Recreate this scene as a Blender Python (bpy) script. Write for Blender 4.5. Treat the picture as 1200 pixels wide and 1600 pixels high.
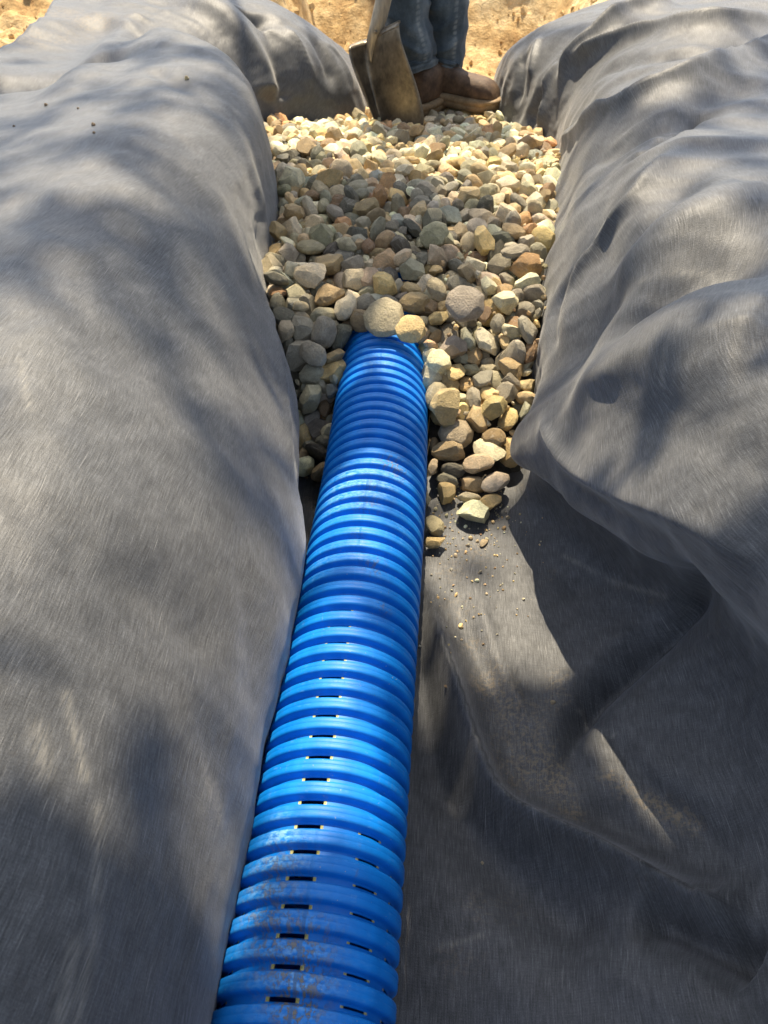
import bpy, bmesh, math, random
import numpy as np
from mathutils import Vector, Matrix, Euler, noise
from mathutils.bvhtree import BVHTree
R = math.radians
C = bpy.context.scene.collection
for o in list(bpy.data.objects): bpy.data.objects.remove(o)
scene = bpy.context.scene

# ---------------------------------------------------------------- camera
H = 0.635; PITCH = R(44.2); YAW = R(4.6); FPX = 1155.6
cam_d = bpy.data.cameras.new('camera'); cam = bpy.data.objects.new('camera', cam_d); C.objects.link(cam)
cam.location = (0, 0, H); cam.rotation_euler = (R(90) - PITCH, 0, YAW)
cam_d.sensor_fit = 'VERTICAL'; cam_d.sensor_height = 36; cam_d.sensor_width = 27; cam_d.lens = 26
cam_d.clip_start = 0.01; cam_d.clip_end = 500
cam_d.dof.use_dof = True; cam_d.dof.focus_distance = 0.74; cam_d.dof.aperture_fstop = 17.0
scene.camera = cam
scene.render.resolution_x = 768; scene.render.resolution_y = 1024

# ---------------------------------------------------------------- light
SX, SY = 0.06, -0.52                       # horizontal drift of a shadow per metre of height
to_sun = Vector((-SX, -SY, 1.0)).normalized()
SUN_EL = math.asin(to_sun.z); SUN_ROT = math.atan2(to_sun.x, to_sun.y)
world = bpy.data.worlds.new("World"); scene.world = world; world.use_nodes = True
wn = world.node_tree.nodes; wl = world.node_tree.links; wn.clear()
wo = wn.new('ShaderNodeOutputWorld'); wb = wn.new('ShaderNodeBackground'); sky = wn.new('ShaderNodeTexSky')
sky.sky_type = 'NISHITA'; sky.sun_disc = False; sky.sun_elevation = SUN_EL; sky.sun_rotation = SUN_ROT
sky.air_density = 1.0; sky.dust_density = 2.0; sky.ozone_density = 1.0
wb.inputs['Strength'].default_value = 0.135
hs = wn.new('ShaderNodeHueSaturation'); hs.inputs['Saturation'].default_value = 0.64; wl.new(sky.outputs[0], hs.inputs['Color']); wl.new(hs.outputs[0], wb.inputs['Color']); wl.new(wb.outputs[0], wo.inputs['Surface'])
sun_d = bpy.data.lights.new('sun', 'SUN'); sun_d.energy = 4.8; sun_d.angle = R(0.53); sun_d.color = (1.0, 0.87, 0.66)
sun = bpy.data.objects.new('sun', sun_d); C.objects.link(sun)
sun.rotation_euler = to_sun.to_track_quat('Z', 'Y').to_euler(); sun.location = (0, 3, 6)
scene.view_settings.view_transform = 'Standard'; scene.view_settings.look = 'None'
scene.view_settings.exposure = 1.05; scene.view_settings.gamma = 1.0

# ---------------------------------------------------------------- helpers
_cp, _sp, _cy, _sy = math.cos(PITCH), math.sin(PITCH), math.cos(YAW), math.sin(YAW)
def ray(px, py):
    a = (px - 600) / FPX; v = (py - 800) / FPX
    fw = _cp - _sp * v; dn = _sp + _cp * v
    return Vector((a * _cy - fw * _sy, a * _sy + fw * _cy, -dn))
def at_z(px, py, z):
    d = ray(px, py); return Vector((0, 0, H)) + d * ((z - H) / d.z)
def at_y(px, py, y):
    d = ray(px, py); return Vector((0, 0, H)) + d * (y / d.y)
def proj(P):                                 # numpy (n,3) -> px, py, depth
    P = np.atleast_2d(np.asarray(P, float)); x, y, z = P[:, 0], P[:, 1], P[:, 2] - H
    xr = x * _cy + y * _sy; fw = -x * _sy + y * _cy
    dep = fw * _cp - z * _sp; v = -(fw * _sp + z * _cp)
    return 600 + FPX * xr / dep, 800 + FPX * v / dep, dep

def link(name, me, mat=None, parent=None):
    o = bpy.data.objects.new(name, me); C.objects.link(o)
    if mat is not None:
        for m in (mat if isinstance(mat, (list, tuple)) else [mat]): me.materials.append(m)
    if parent is not None: o.parent = parent
    return o
def tag(o, label=None, cat=None, group=None, kind=None):
    if label: o['label'] = label
    if cat: o['category'] = cat
    if group: o['group'] = group
    if kind: o['kind'] = kind
    return o
def empty(name, loc, rz=0):
    o = bpy.data.objects.new(name, None); C.objects.link(o); o.location = loc; o.rotation_euler = (0, 0, rz)
    o.empty_display_size = 0.05
    return o
def grid_mesh(name, P, wrap=False, uv=None, smooth=True):
    """P (nu, nv, 3) -> mesh"""
    nu, nv = P.shape[:2]
    me = bpy.data.meshes.new(name)
    i = np.arange(nu * nv).reshape(nu, nv)
    if wrap: i = np.concatenate([i, i[:1]], 0)
    f = np.stack([i[:-1, :-1], i[1:, :-1], i[1:, 1:], i[:-1, 1:]], -1).reshape(-1, 4)
    me.vertices.add(nu * nv); me.vertices.foreach_set('co', P.reshape(-1).astype(np.float32))
    me.loops.add(f.size); me.loops.foreach_set('vertex_index', f.reshape(-1).astype(np.int32))
    me.polygons.add(len(f)); me.polygons.foreach_set('loop_start', np.arange(0, f.size, 4, dtype=np.int32))
    me.polygons.foreach_set('loop_total', np.full(len(f), 4, np.int32))
    if smooth: me.polygons.foreach_set('use_smooth', np.ones(len(f), bool))
    me.update(calc_edges=True)
    if uv is not None:
        l = me.uv_layers.new(name='UVMap'); l.data.foreach_set('uv', uv.reshape(-1, 2)[f.reshape(-1)].reshape(-1).astype(np.float32))
    me.validate()
    return me
def fbm(P, scale, octaves=4, seed=0.0):
    out = np.empty(len(P))
    for k, p in enumerate(P):
        out[k] = noise.fractal(Vector((p[0] * scale + seed, p[1] * scale - seed, p[2] * scale + seed * .7)), 0.6, 2.1, octaves)
    return out

# ---------------------------------------------------------------- the draped liner: one sheet
# cross-sections of the sheet at stations along the trench; (x, z) from the left edge to the right edge
LS = {
 -0.30: [(-.90,.32),(-.60,.33),(-.36,.33),(-.24,.31),(-.170,.24),(-.118,.13),(-.122,.05),(-.135,.0)],
  0.08: [(-.90,.32),(-.60,.33),(-.36,.335),(-.25,.32),(-.172,.25),(-.118,.13),(-.122,.05),(-.13,.0)],
  0.28: [(-.90,.31),(-.60,.32),(-.40,.335),(-.28,.325),(-.190,.255),(-.121,.135),(-.124,.05),(-.13,.0)],
  0.46: [(-.90,.31),(-.60,.32),(-.42,.335),(-.30,.325),(-.20,.25),(-.120,.13),(-.126,.05),(-.13,.0)],
  0.60: [(-.90,.31),(-.62,.32),(-.45,.335),(-.32,.32),(-.222,.24),(-.146,.12),(-.149,.05),(-.148,.0)],
  0.75: [(-.90,.31),(-.62,.32),(-.48,.335),(-.34,.325),(-.245,.25),(-.180,.12),(-.182,.05),(-.178,.0)],
  0.95: [(-.90,.30),(-.64,.31),(-.50,.33),(-.37,.335),(-.278,.275),(-.250,.17),(-.235,.07),(-.22,.0)],
  1.15: [(-.88,.30),(-.66,.30),(-.52,.325),(-.39,.335),(-.300,.29),(-.272,.19),(-.26,.08),(-.25,.0)],
  1.35: [(-.86,.30),(-.68,.29),(-.56,.31),(-.44,.335),(-.345,.31),(-.31,.21),(-.31,.09),(-.30,.0)],
  1.55: [(-.85,.29),(-.72,.275),(-.62,.29),(-.53,.325),(-.45,.29),(-.40,.19),(-.39,.09),(-.37,.0)],
  1.75: [(-.86,.29),(-.76,.27),(-.66,.26),(-.57,.255),(-.50,.21),(-.45,.14),(-.43,.07),(-.40,.0)],
  1.90: [(-.90,.29),(-.80,.28),(-.68,.28),(-.57,.265),(-.49,.21),(-.43,.13),(-.41,.06),(-.36,.0)],
  2.05: [(-.94,.29),(-.84,.29),(-.68,.29),(-.50,.265),(-.36,.205),(-.275,.12),(-.24,.05),(-.21,.0)],
  2.20: [(-.96,.28),(-.86,.28),(-.66,.28),(-.48,.26),(-.35,.205),(-.265,.13),(-.225,.06),(-.20,.0)],
  2.42: [(-.98,.20),(-.88,.20),(-.68,.20),(-.50,.18),(-.38,.13),(-.29,.06),(-.25,.02),(-.22,-.01)],
}
RS = {
 -0.30: [(.03,0),(.09,.02),(.16,.07),(.22,.14),(.27,.21),(.31,.27),(.36,.32),(.5,.35),(.9,.35)],
  0.08: [(.03,0),(.09,.018),(.16,.06),(.22,.12),(.265,.18),(.29,.24),(.33,.31),(.5,.35),(.9,.35)],
  0.20: [(.03,0),(.10,.012),(.18,.045),(.25,.10),(.285,.18),(.262,.27),(.285,.335),(.42,.375),(.9,.35)],
  0.37: [(.03,0),(.10,.006),(.18,.03),(.25,.08),(.27,.15),(.213,.222),(.235,.31),(.35,.36),(.9,.35)],
  0.53: [(.03,0),(.09,0),(.15,.008),(.20,.04),(.20,.09),(.150,.135),(.175,.24),(.30,.34),(.88,.34)],
  0.63: [(.03,0),(.085,0),(.13,.006),(.155,.03),(.150,.075),(.116,.105),(.155,.20),(.28,.33),(.86,.33)],
  0.695: [(.03,0),(.085,0),(.115,.006),(.130,.03),(.122,.062),(.097,.083),(.150,.17),(.28,.32),(.86,.33)],
  0.735: [(.03,0),(.085,0),(.12,.006),(.133,.035),(.130,.070),(.119,.105),(.170,.18),(.29,.32),(.85,.33)],
  0.80: [(.03,0),(.085,0),(.12,.006),(.134,.05),(.136,.09),(.139,.14),(.19,.22),(.30,.33),(.84,.32)],
  0.92: [(.03,0),(.09,0),(.13,.012),(.136,.06),(.139,.10),(.146,.15),(.19,.23),(.31,.33),(.82,.31)],
  1.10: [(.04,0),(.10,0),(.145,.012),(.155,.06),(.16,.10),(.172,.16),(.22,.25),(.35,.325),(.80,.30)],
  1.40: [(.04,0),(.12,0),(.18,.015),(.195,.06),(.20,.10),(.215,.16),(.27,.26),(.42,.32),(.76,.30)],
  1.75: [(.05,0),(.14,0),(.22,.02),(.238,.06),(.245,.11),(.265,.18),(.33,.26),(.47,.31),(.75,.31)],
  1.95: [(.04,0),(.11,.005),(.16,.02),(.18,.06),(.19,.11),(.22,.18),(.30,.25),(.44,.295),(.73,.32)],
  2.10: [(.04,0),(.09,.005),(.12,.02),(.13,.06),(.138,.12),(.165,.18),(.26,.245),(.42,.285),(.70,.335)],
  2.30: [(.03,0),(.08,.005),(.11,.02),(.12,.05),(.13,.10),(.16,.15),(.25,.20),(.42,.25),(.72,.335)],
  2.42: [(.03,-.01),(.08,-.01),(.11,.0),(.13,.02),(.14,.05),(.17,.09),(.26,.13),(.42,.17),(.72,.26)],
}
FL = [(-.095, -.003), (-.062, -.004), (-.02, -.003)]
def interp_sections(S, ys):
    k = sorted(S); A = np.array([S[a] for a in k]); k = np.array(k)
    # monotone-ish cubic (Catmull-Rom with non-uniform tangents)
    m = np.gradient(A, k, axis=0); out = np.empty((len(ys),) + A.shape[1:])
    for n, y in enumerate(ys):
        i = min(max(np.searchsorted(k, y) - 1, 0), len(k) - 2); h = k[i + 1] - k[i]; t = (y - k[i]) / h
        out[n] = ((2*t**3-3*t**2+1)*A[i] + (t**3-2*t**2+t)*h*m[i] + (-2*t**3+3*t**2)*A[i+1] + (t**3-t**2)*h*m[i+1])
    return out
ys = np.concatenate([np.linspace(-.3, .05, 30)[:-1], np.linspace(.05, 1.2, 330)[:-1], np.linspace(1.2, 2.42, 230)])
SL = interp_sections(LS, ys); SR = interp_sections(RS, ys)
sec = np.concatenate([SL, np.broadcast_to(np.array(FL), (len(ys), 3, 2)), SR], 1)      # (ny, K, 2)
def spline(P, n):                             # P (K,2): Catmull-Rom resampled
    K = len(P); Q = np.concatenate([[2*P[0]-P[1]], P, [2*P[-1]-P[-2]]])
    cnt = n; out = []
    for i in range(K - 1):
        p0, p1, p2, p3 = Q[i:i+4]; m = cnt[i]; t = (np.arange(m) / m)[:, None]
        out.append(.5 * (2*p1 + (p2-p0)*t + (2*p0-5*p1+4*p2-p3)*t**2 + (3*p1-p0-3*p2+p3)*t**3))
    out.append(P[-1:]); return np.concatenate(out)
cnt = [16,22,34,30,34,22,14,8,6,8,10, 14,18,20,26,30,34,30,14]
PT = np.stack([spline(sec[k], cnt) for k in range(len(ys))], 0)                         # (ny, nu, 2)
P = np.empty((PT.shape[1], len(ys), 3)); P[..., 0] = PT[..., 0].T; P[..., 1] = ys[None]; P[..., 2] = PT[..., 1].T
def normals(P):
    du = np.gradient(P, axis=0); dv = np.gradient(P, axis=1); n = np.cross(du, dv)
    n /= np.linalg.norm(n, axis=-1, keepdims=True) + 1e-12; return n

# folds and creases: each runs along points lying on the sheet
def bvh_of(P):
    nu, nv = P.shape[:2]; i = np.arange(nu * nv).reshape(nu, nv)
    f = np.stack([i[:-1, :-1], i[1:, :-1], i[1:, 1:], i[:-1, 1:]], -1).reshape(-1, 4)
    return BVHTree.FromPolygons([tuple(p) for p in P.reshape(-1, 3).tolist()], f.tolist())
_b = bvh_of(P[::2, ::2])
EYE = Vector((0, 0, H))
def hit(px, py, bv=None):
    loc, n, idx, d = (bv or _b).ray_cast(EYE, ray(px, py).normalized()); return loc
P_FLAT = P.copy()
N0 = normals(P); V0 = P.reshape(-1, 3)
if N0[100, 100, 2] < 0: N0 = -N0
DISP = np.zeros(len(V0))
def fold(pts, w, amp, kind='g', taper=(.3, .3), skew=0.0):
    """pts (px,py) seen on the sheet -> real points; w width (m) at start/end, amp height (m); g soft, s sharp crest, e step"""
    if kind == 's': w = tuple(x * .78 for x in w) if isinstance(w, tuple) else w * .78; amp *= 1.3
    Q = [hit(*p) for p in pts]; Q = np.array([q for q in Q if q is not None])
    if len(Q) < 2: print('fold lost', pts); return
    # smooth polyline
    t = np.arange(len(Q)); tt = np.linspace(0, len(Q) - 1, 8 * len(Q)); K = np.concatenate([[2*Q[0]-Q[1]], Q, [2*Q[-1]-Q[-2]]])
    out = []
    for x in tt:
        i = min(int(x), len(Q) - 2); u = x - i; p0, p1, p2, p3 = K[i:i+4]
        out.append(.5 * (2*p1 + (p2-p0)*u + (2*p0-5*p1+4*p2-p3)*u**2 + (3*p1-p0-3*p2+p3)*u**3))
    Q = np.array(out); w0, w1 = (w if isinstance(w, tuple) else (w, w))
    lo, hi = Q.min(0) - 4 * max(w0, w1), Q.max(0) + 4 * max(w0, w1)
    m = np.where(((V0 > lo) & (V0 < hi)).all(1))[0]
    best = np.full(len(m), 1e9); par = np.zeros(len(m))
    for i in range(len(Q) - 1):
        a, b = Q[i], Q[i+1]; ab = b - a; u = np.clip(((V0[m] - a) @ ab) / (ab @ ab + 1e-12), 0, 1)
        d = np.linalg.norm(V0[m] - a - u[:, None] * ab, axis=1); k = d < best
        best[k] = d[k]; par[k] = (i + u[k]) / (len(Q) - 1)
    ww = w0 + (w1 - w0) * par
    env = np.clip(par / max(taper[0], 1e-3), 0, 1) * np.clip((1 - par) / max(taper[1], 1e-3), 0, 1); env = env * env * (3 - 2 * env) if True else env
    r = best / ww
    prof = np.exp(-r * r) if kind == 'g' else np.exp(-np.sqrt(r * r + .008) * 1.5)
    DISP[m] += amp * env * prof
# right bank
fold([(1196,87),(1137,108),(1054,142),(950,187),(878,232)], (.05,.022), .032, 's', (.02,.15))
fold([(1190,140),(1120,150),(1050,185),(960,235),(900,262)], (.035,.02), -.016, 'g', (.1,.3))
fold([(1200,48),(1100,52),(1000,60),(950,75),(893,100)], (.05,.02), .035, 's', (.02,.15))
fold([(1200,68),(1080,80),(990,98),(920,130)], (.04,.02), -.014, 'g')
fold([(1050,8),(985,30),(930,66),(892,100),(868,150)], (.05,.03), .035, 's', (.1,.3))
fold([(1107,158),(1065,188),(1005,236),(960,268)], .014, -.017, 's', (.15,.6))
fold([(1085,205),(1030,262),(992,317),(950,375),(905,430),(880,470)], (.022,.016), .017, 's', (.35,.3))
fold([(1130,230),(1060,300),(1010,360),(960,430)], (.03,.02), -.012, 'g')
fold([(1200,300),(1120,330),(1040,380),(985,440),(945,520)], (.05,.03), .016, 'g', (.05,.4))
fold([(1200,410),(1120,415),(1050,440),(985,490),(950,560)], (.035,.025), -.024, 'g', (.05,.3))
fold([(1200,520),(1100,520),(1000,560),(930,610),(880,650)], (.05,.02), .016, 'g', (.05,.3))
fold([(880,420),(866,500),(862,560)], .014, -.010, 'g')
fold([(1200,640),(1100,650),(1010,690),(930,700)], .03, -.010, 'g')
fold([(850,642),(868,690),(910,740),(980,775),(1080,810),(1200,880)], (.014,.03), .016, 's', (.25,.1))
fold([(870,735),(930,775),(1000,812),(1100,860)], (.014,.02), -.010, 'g', (.2,.3))
fold([(858,130),(838,170),(822,200)], .02, -.016, 'g'); fold([(880,90),(855,130),(846,175),(836,215)], .016, .014, 's')
fold([(826,60),(812,95),(808,140),(800,170)], .018, -.014, 'g'); fold([(845,52),(832,90),(826,130)], .014, .012, 's')
# below the overhang
fold([(1108,905),(1060,955),(970,1045),(905,1130),(884,1238)], (.028,.015), -.024, 's', (.05,.30))
fold([(1060,905),(980,990),(905,1070),(860,1160),(850,1220)], (.02,.02), .007, 'g')
fold([(910,1090),(985,1190),(1090,1292),(1190,1370)], (.02,.02), -.008, 's')
fold([(668,900),(684,1000),(716,1110),(770,1245),(850,1302),(950,1345),(1050,1398),(1172,1448)], (.012,.026), .042, 's', (.2,.06))
fold([(663,960),(668,1120),(690,1220),(780,1340),(880,1425),(980,1490)], (.016,.036), -.020, 'g', (.3,.2))
fold([(900,1245),(960,1290),(1060,1345),(1180,1400)], (.02,.02), -.008, 'g')
fold([(1000,1420),(1060,1445),(1120,1475),(1190,1505)], .018, -.030, 'g', (.2,.1))
fold([(1122,1388),(1105,1410),(1090,1428)], .008, -.008, 's')
fold([(745,900),(760,980),(800,1080),(860,1190)], .014, .005, 's')
fold([(700,860),(716,960),(760,1060),(800,1150)], .012, -.005, 'g')
fold([(470,720),(472,760),(468,800)], .008, .006, 'g')
fold([(1000,900),(930,905),(860,930)], .02, -.006, 'g'); fold([(700,1500),(850,1540),(1050,1560),(1190,1540)], .04, .008, 'g')
# left bank
fold([(-20,128),(60,128),(150,108),(215,75)], (.05,.03), -.022, 'g', (.05,.3))
fold([(60,175),(140,120),(195,60),(228,30)], (.05,.03), .018, 'g', (.3,.1))
fold([(225,110),(262,122),(300,150)], .016, -.007, 'g')
fold([(290,-8),(330,20),(372,62),(402,112),(414,160)], (.055,.042), .036, 'g', (.05,.1))
fold([(395,20),(420,70),(432,120),(440,160)], (.03,.018), -.016, 'g', (.1,.1))
fold([(360,14),(400,30),(412,45)], .018, -.016, 's'); fold([(440,40),(470,80),(492,150)], .022, .013, 's')
fold([(470,45),(505,90),(520,150)], .016, -.012, 'g'); fold([(495,60),(530,95),(552,152)], .014, .008, 's')
fold([(412,455),(424,530),(440,620),(452,720),(458,800)], (.012,.010), .006, 's', (.2,.4))
fold([(330,170),(385,250),(410,340),(418,430)], .025, .006, 'g')
fold([(250,250),(330,330),(380,430),(410,560)], .03, -.005, 'g')
fold([(90,530),(200,560),(300,640),(370,760)], .04, -.005, 'g')
fold([(0,700),(110,760),(220,860),(330,1000)], .045, .006, 'g')
fold([(150,860),(260,950),(330,1050)], .02, -.004, 'g')
fold([(30,60),(120,40),(220,20)], .05, .010, 'g')
def _rdg(p, a, b, c, o):
    q = p[1] + .45 * p[0] + .05 * noise.noise(Vector((p[0] * 5, p[1] * 5, o)))
    return .5 - abs(noise.noise(Vector((p[0] * a + o, q * b, p[2] * c)))) * 1.9
RG = np.array([_rdg(p, 1.7, 6.5, 1.7, 1.3) + .45 * _rdg(p, 4.0, 15.0, 3.0, 7.7) for p in V0])
RG2 = np.array([_rdg(p, 9, 30, 7, 3.1) for p in V0])
right_w = np.clip((V0[:, 0] - .02) / .12, 0, 1); farw = np.clip((V0[:, 1] - 1.3) / .4, 0, 1)
DISP += (RG * .0085 + RG2 * .0012) * np.clip(right_w + farw + .28, 0, 1) * np.clip((V0[:, 2] + .01) / .05, .35, 1)
U = fbm(V0, 5.0, 3, 3.1) * .0045 + fbm(V0 * np.array([1.6, .8, 1.6]), 13.0, 3, 8.2) * .0016 + fbm(V0 * np.array([1, .35, 1]), 46.0, 2, 1.2) * .00035
floor_w = np.clip((V0[:, 2] - .0) / .05, .25, 1)
DISP += U * floor_w
under_pipe = np.exp(-((V0[:, 0] + .062) / .06) ** 4) * (V0[:, 2] < .03)
DISP *= 1 - under_pipe
P = P + N0 * DISP.reshape(P.shape[:2])[..., None]
# light smoothing so crests stay cloth-like
for _ in range(1):
    P[1:-1, 1:-1] = P[1:-1, 1:-1] * .5 + (P[:-2, 1:-1] + P[2:, 1:-1] + P[1:-1, :-2] + P[1:-1, 2:]) * .125
LINER = P

# ---------------------------------------------------------------- gravel surface and stone shapes
_gy = [.50,.62,.70,.80,.88,1.0,1.15,1.3,1.6,1.9,2.1,2.3,2.5]
_gz = [-.03,.002,.036,.088,.134,.160,.158,.150,.118,.085,.068,.05,.03]
def G(x, y):
    side = (-.04 if x < -.062 else .0)                     # the toe lies further back left of the pipe
    yy = y + side * max(0, min(1, (1.0 - y) / .3))
    return float(np.interp(yy, _gy, _gz))
def stone_co(seed, sub, rounded):
    rnd = random.Random(seed * 7 + 1); bm = bmesh.new(); bmesh.ops.create_icosphere(bm, subdivisions=2, radius=1.0)
    ax = (1.0, rnd.uniform(.70, .95), rnd.uniform(.52, .78)); off = Vector((seed * 3.7, seed * 1.3, -seed * 2.1))
    for v in bm.verts: v.co = Vector((v.co.x * ax[0], v.co.y * ax[1], v.co.z * ax[2])) * (1 + .2 * noise.noise(v.co * .9 + off))
    for _ in range(5 if rounded else rnd.choice((8, 9, 10, 11))):
        n = Vector((rnd.gauss(0, 1), rnd.gauss(0, 1), rnd.gauss(0, .9))).normalized()
        sup = max(v.co.dot(n) for v in bm.verts); d = sup * (rnd.uniform(.74, .90) if rounded else rnd.uniform(.54, .80))
        g = bm.verts[:] + bm.edges[:] + bm.faces[:]; bmesh.ops.bisect_plane(bm, geom=g, plane_co=n * d, plane_no=n, clear_outer=True)
        e = [e for e in bm.edges if e.is_boundary]
        if e: bmesh.ops.holes_fill(bm, edges=e, sides=0)
    bmesh.ops.remove_doubles(bm, verts=bm.verts, dist=.05); bmesh.ops.dissolve_limit(bm, angle_limit=R(4), verts=bm.verts, edges=bm.edges)
    bm.normal_update(); es = [e for e in bm.edges if len(e.link_faces) == 2 and e.calc_face_angle(0) > R(16)]
    bmesh.ops.bevel(bm, geom=es, offset=.18 if rounded else .11, segments=2, profile=.6, affect='EDGES', clamp_overlap=True)
    bmesh.ops.triangulate(bm, faces=bm.faces)
    long = [e for e in bm.edges if e.calc_length() > .35]; bmesh.ops.subdivide_edges(bm, edges=long, cuts=1); bmesh.ops.triangulate(bm, faces=bm.faces)
    if rounded: bmesh.ops.smooth_vert(bm, verts=bm.verts, factor=.5, use_axis_x=True, use_axis_y=True, use_axis_z=True)
    bmesh.ops.recalc_face_normals(bm, faces=bm.faces)
    v = np.array([p.co[:] for p in bm.verts]); bm.verts.index_update(); f = [[q.index for q in p.verts] for p in bm.faces]; bm.free()
    hi = np.array([noise.fractal(Vector(p) * 3.0 + off, .7, 2.0, 3) for p in v]); v *= (1 + (.02 if rounded else .06) * hi)[:, None]
    v -= (v.max(0) + v.min(0)) / 2; v /= np.abs(v[:, 0]).max(); return v, f
NV = 18
STONE = [stone_co(11 + k, 3, k % 18 in (0, 3, 5, 9, 12, 15)) for k in range(NV)]

# ---------------------------------------------------------------- materials
class NT:
    def __init__(s, name):
        s.m = bpy.data.materials.new(name); s.m.use_nodes = True; s.t = s.m.node_tree; s.b = s.t.nodes['Principled BSDF']
    def n(s, typ, **kw):
        x = s.t.nodes.new('ShaderNode' + typ)
        for k, v in kw.items():
            if k in x.inputs.keys() if isinstance(k, str) else False: s.set(x.inputs[k], v)
            else: setattr(x, k, v)
        return x
    def set(s, sock, v):
        if isinstance(v, bpy.types.NodeSocket): s.t.links.new(v, sock)
        else: sock.default_value = v
    def noise(s, vec, scale, detail=3, rough=.55, dist=0):
        x = s.t.nodes.new('ShaderNodeTexNoise'); s.set(x.inputs['Vector'], vec); x.inputs['Scale'].default_value = scale
        x.inputs['Detail'].default_value = detail; x.inputs['Roughness'].default_value = rough; x.inputs['Distortion'].default_value = dist
        return x.outputs['Fac']
    def map(s, vec, scale, loc=(0, 0, 0), rot=(0, 0, 0)):
        x = s.t.nodes.new('ShaderNodeMapping'); s.set(x.inputs['Vector'], vec); x.inputs['Scale'].default_value = scale
        x.inputs['Location'].default_value = loc; x.inputs['Rotation'].default_value = rot; return x.outputs[0]
    def ramp(s, fac, stops):
        x = s.t.nodes.new('ShaderNodeValToRGB'); s.set(x.inputs[0], fac); e = x.color_ramp.elements
        while len(e) < len(stops): e.new(.5)
        for a, (p, c) in zip(e, stops):
            a.position = p; a.color = (c, c, c, 1) if isinstance(c, (int, float)) else (*c, 1)
        return x.outputs[0]
    def mix(s, f, a, b, mode='MIX'):
        x = s.t.nodes.new('ShaderNodeMix'); x.data_type = 'RGBA'; x.blend_type = mode
        s.set(x.inputs[0], f)
        for k, v in ((6, a), (7, b)):
            if isinstance(v, (tuple, list)): v = (*v, 1) if len(v) == 3 else v
            elif isinstance(v, (int, float)): v = (v, v, v, 1)
            s.set(x.inputs[k], v)
        return x.outputs[2]
    def math(s, op, a, b=0.0, clamp=False):
        x = s.t.nodes.new('ShaderNodeMath'); x.operation = op; x.use_clamp = clamp; s.set(x.inputs[0], a); s.set(x.inputs[1], b); return x.outputs[0]
    def coord(s, k='Object'):
        return s.t.nodes.new('ShaderNodeTexCoord').outputs[k]
    def attr(s, name, out='Fac'):
        x = s.t.nodes.new('ShaderNodeAttribute'); x.attribute_name = name; return x.outputs[out]
    def bump(s, h, strength, dist, prev=None):
        x = s.t.nodes.new('ShaderNodeBump'); s.set(x.inputs['Height'], h); x.inputs['Strength'].default_value = strength
        x.inputs['Distance'].default_value = dist
        if prev is not None: s.set(x.inputs['Normal'], prev)
        return x.outputs[0]
    def out(s, color=None, rough=None, normal=None, **kw):
        if color is not None: s.set(s.b.inputs['Base Color'], (*color, 1) if isinstance(color, tuple) else color)
        if rough is not None: s.set(s.b.inputs['Roughness'], rough)
        if normal is not None: s.set(s.b.inputs['Normal'], normal)
        for k, v in kw.items(): s.set(s.b.inputs[k.replace('_', ' ')], v)
        return s.m

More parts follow.
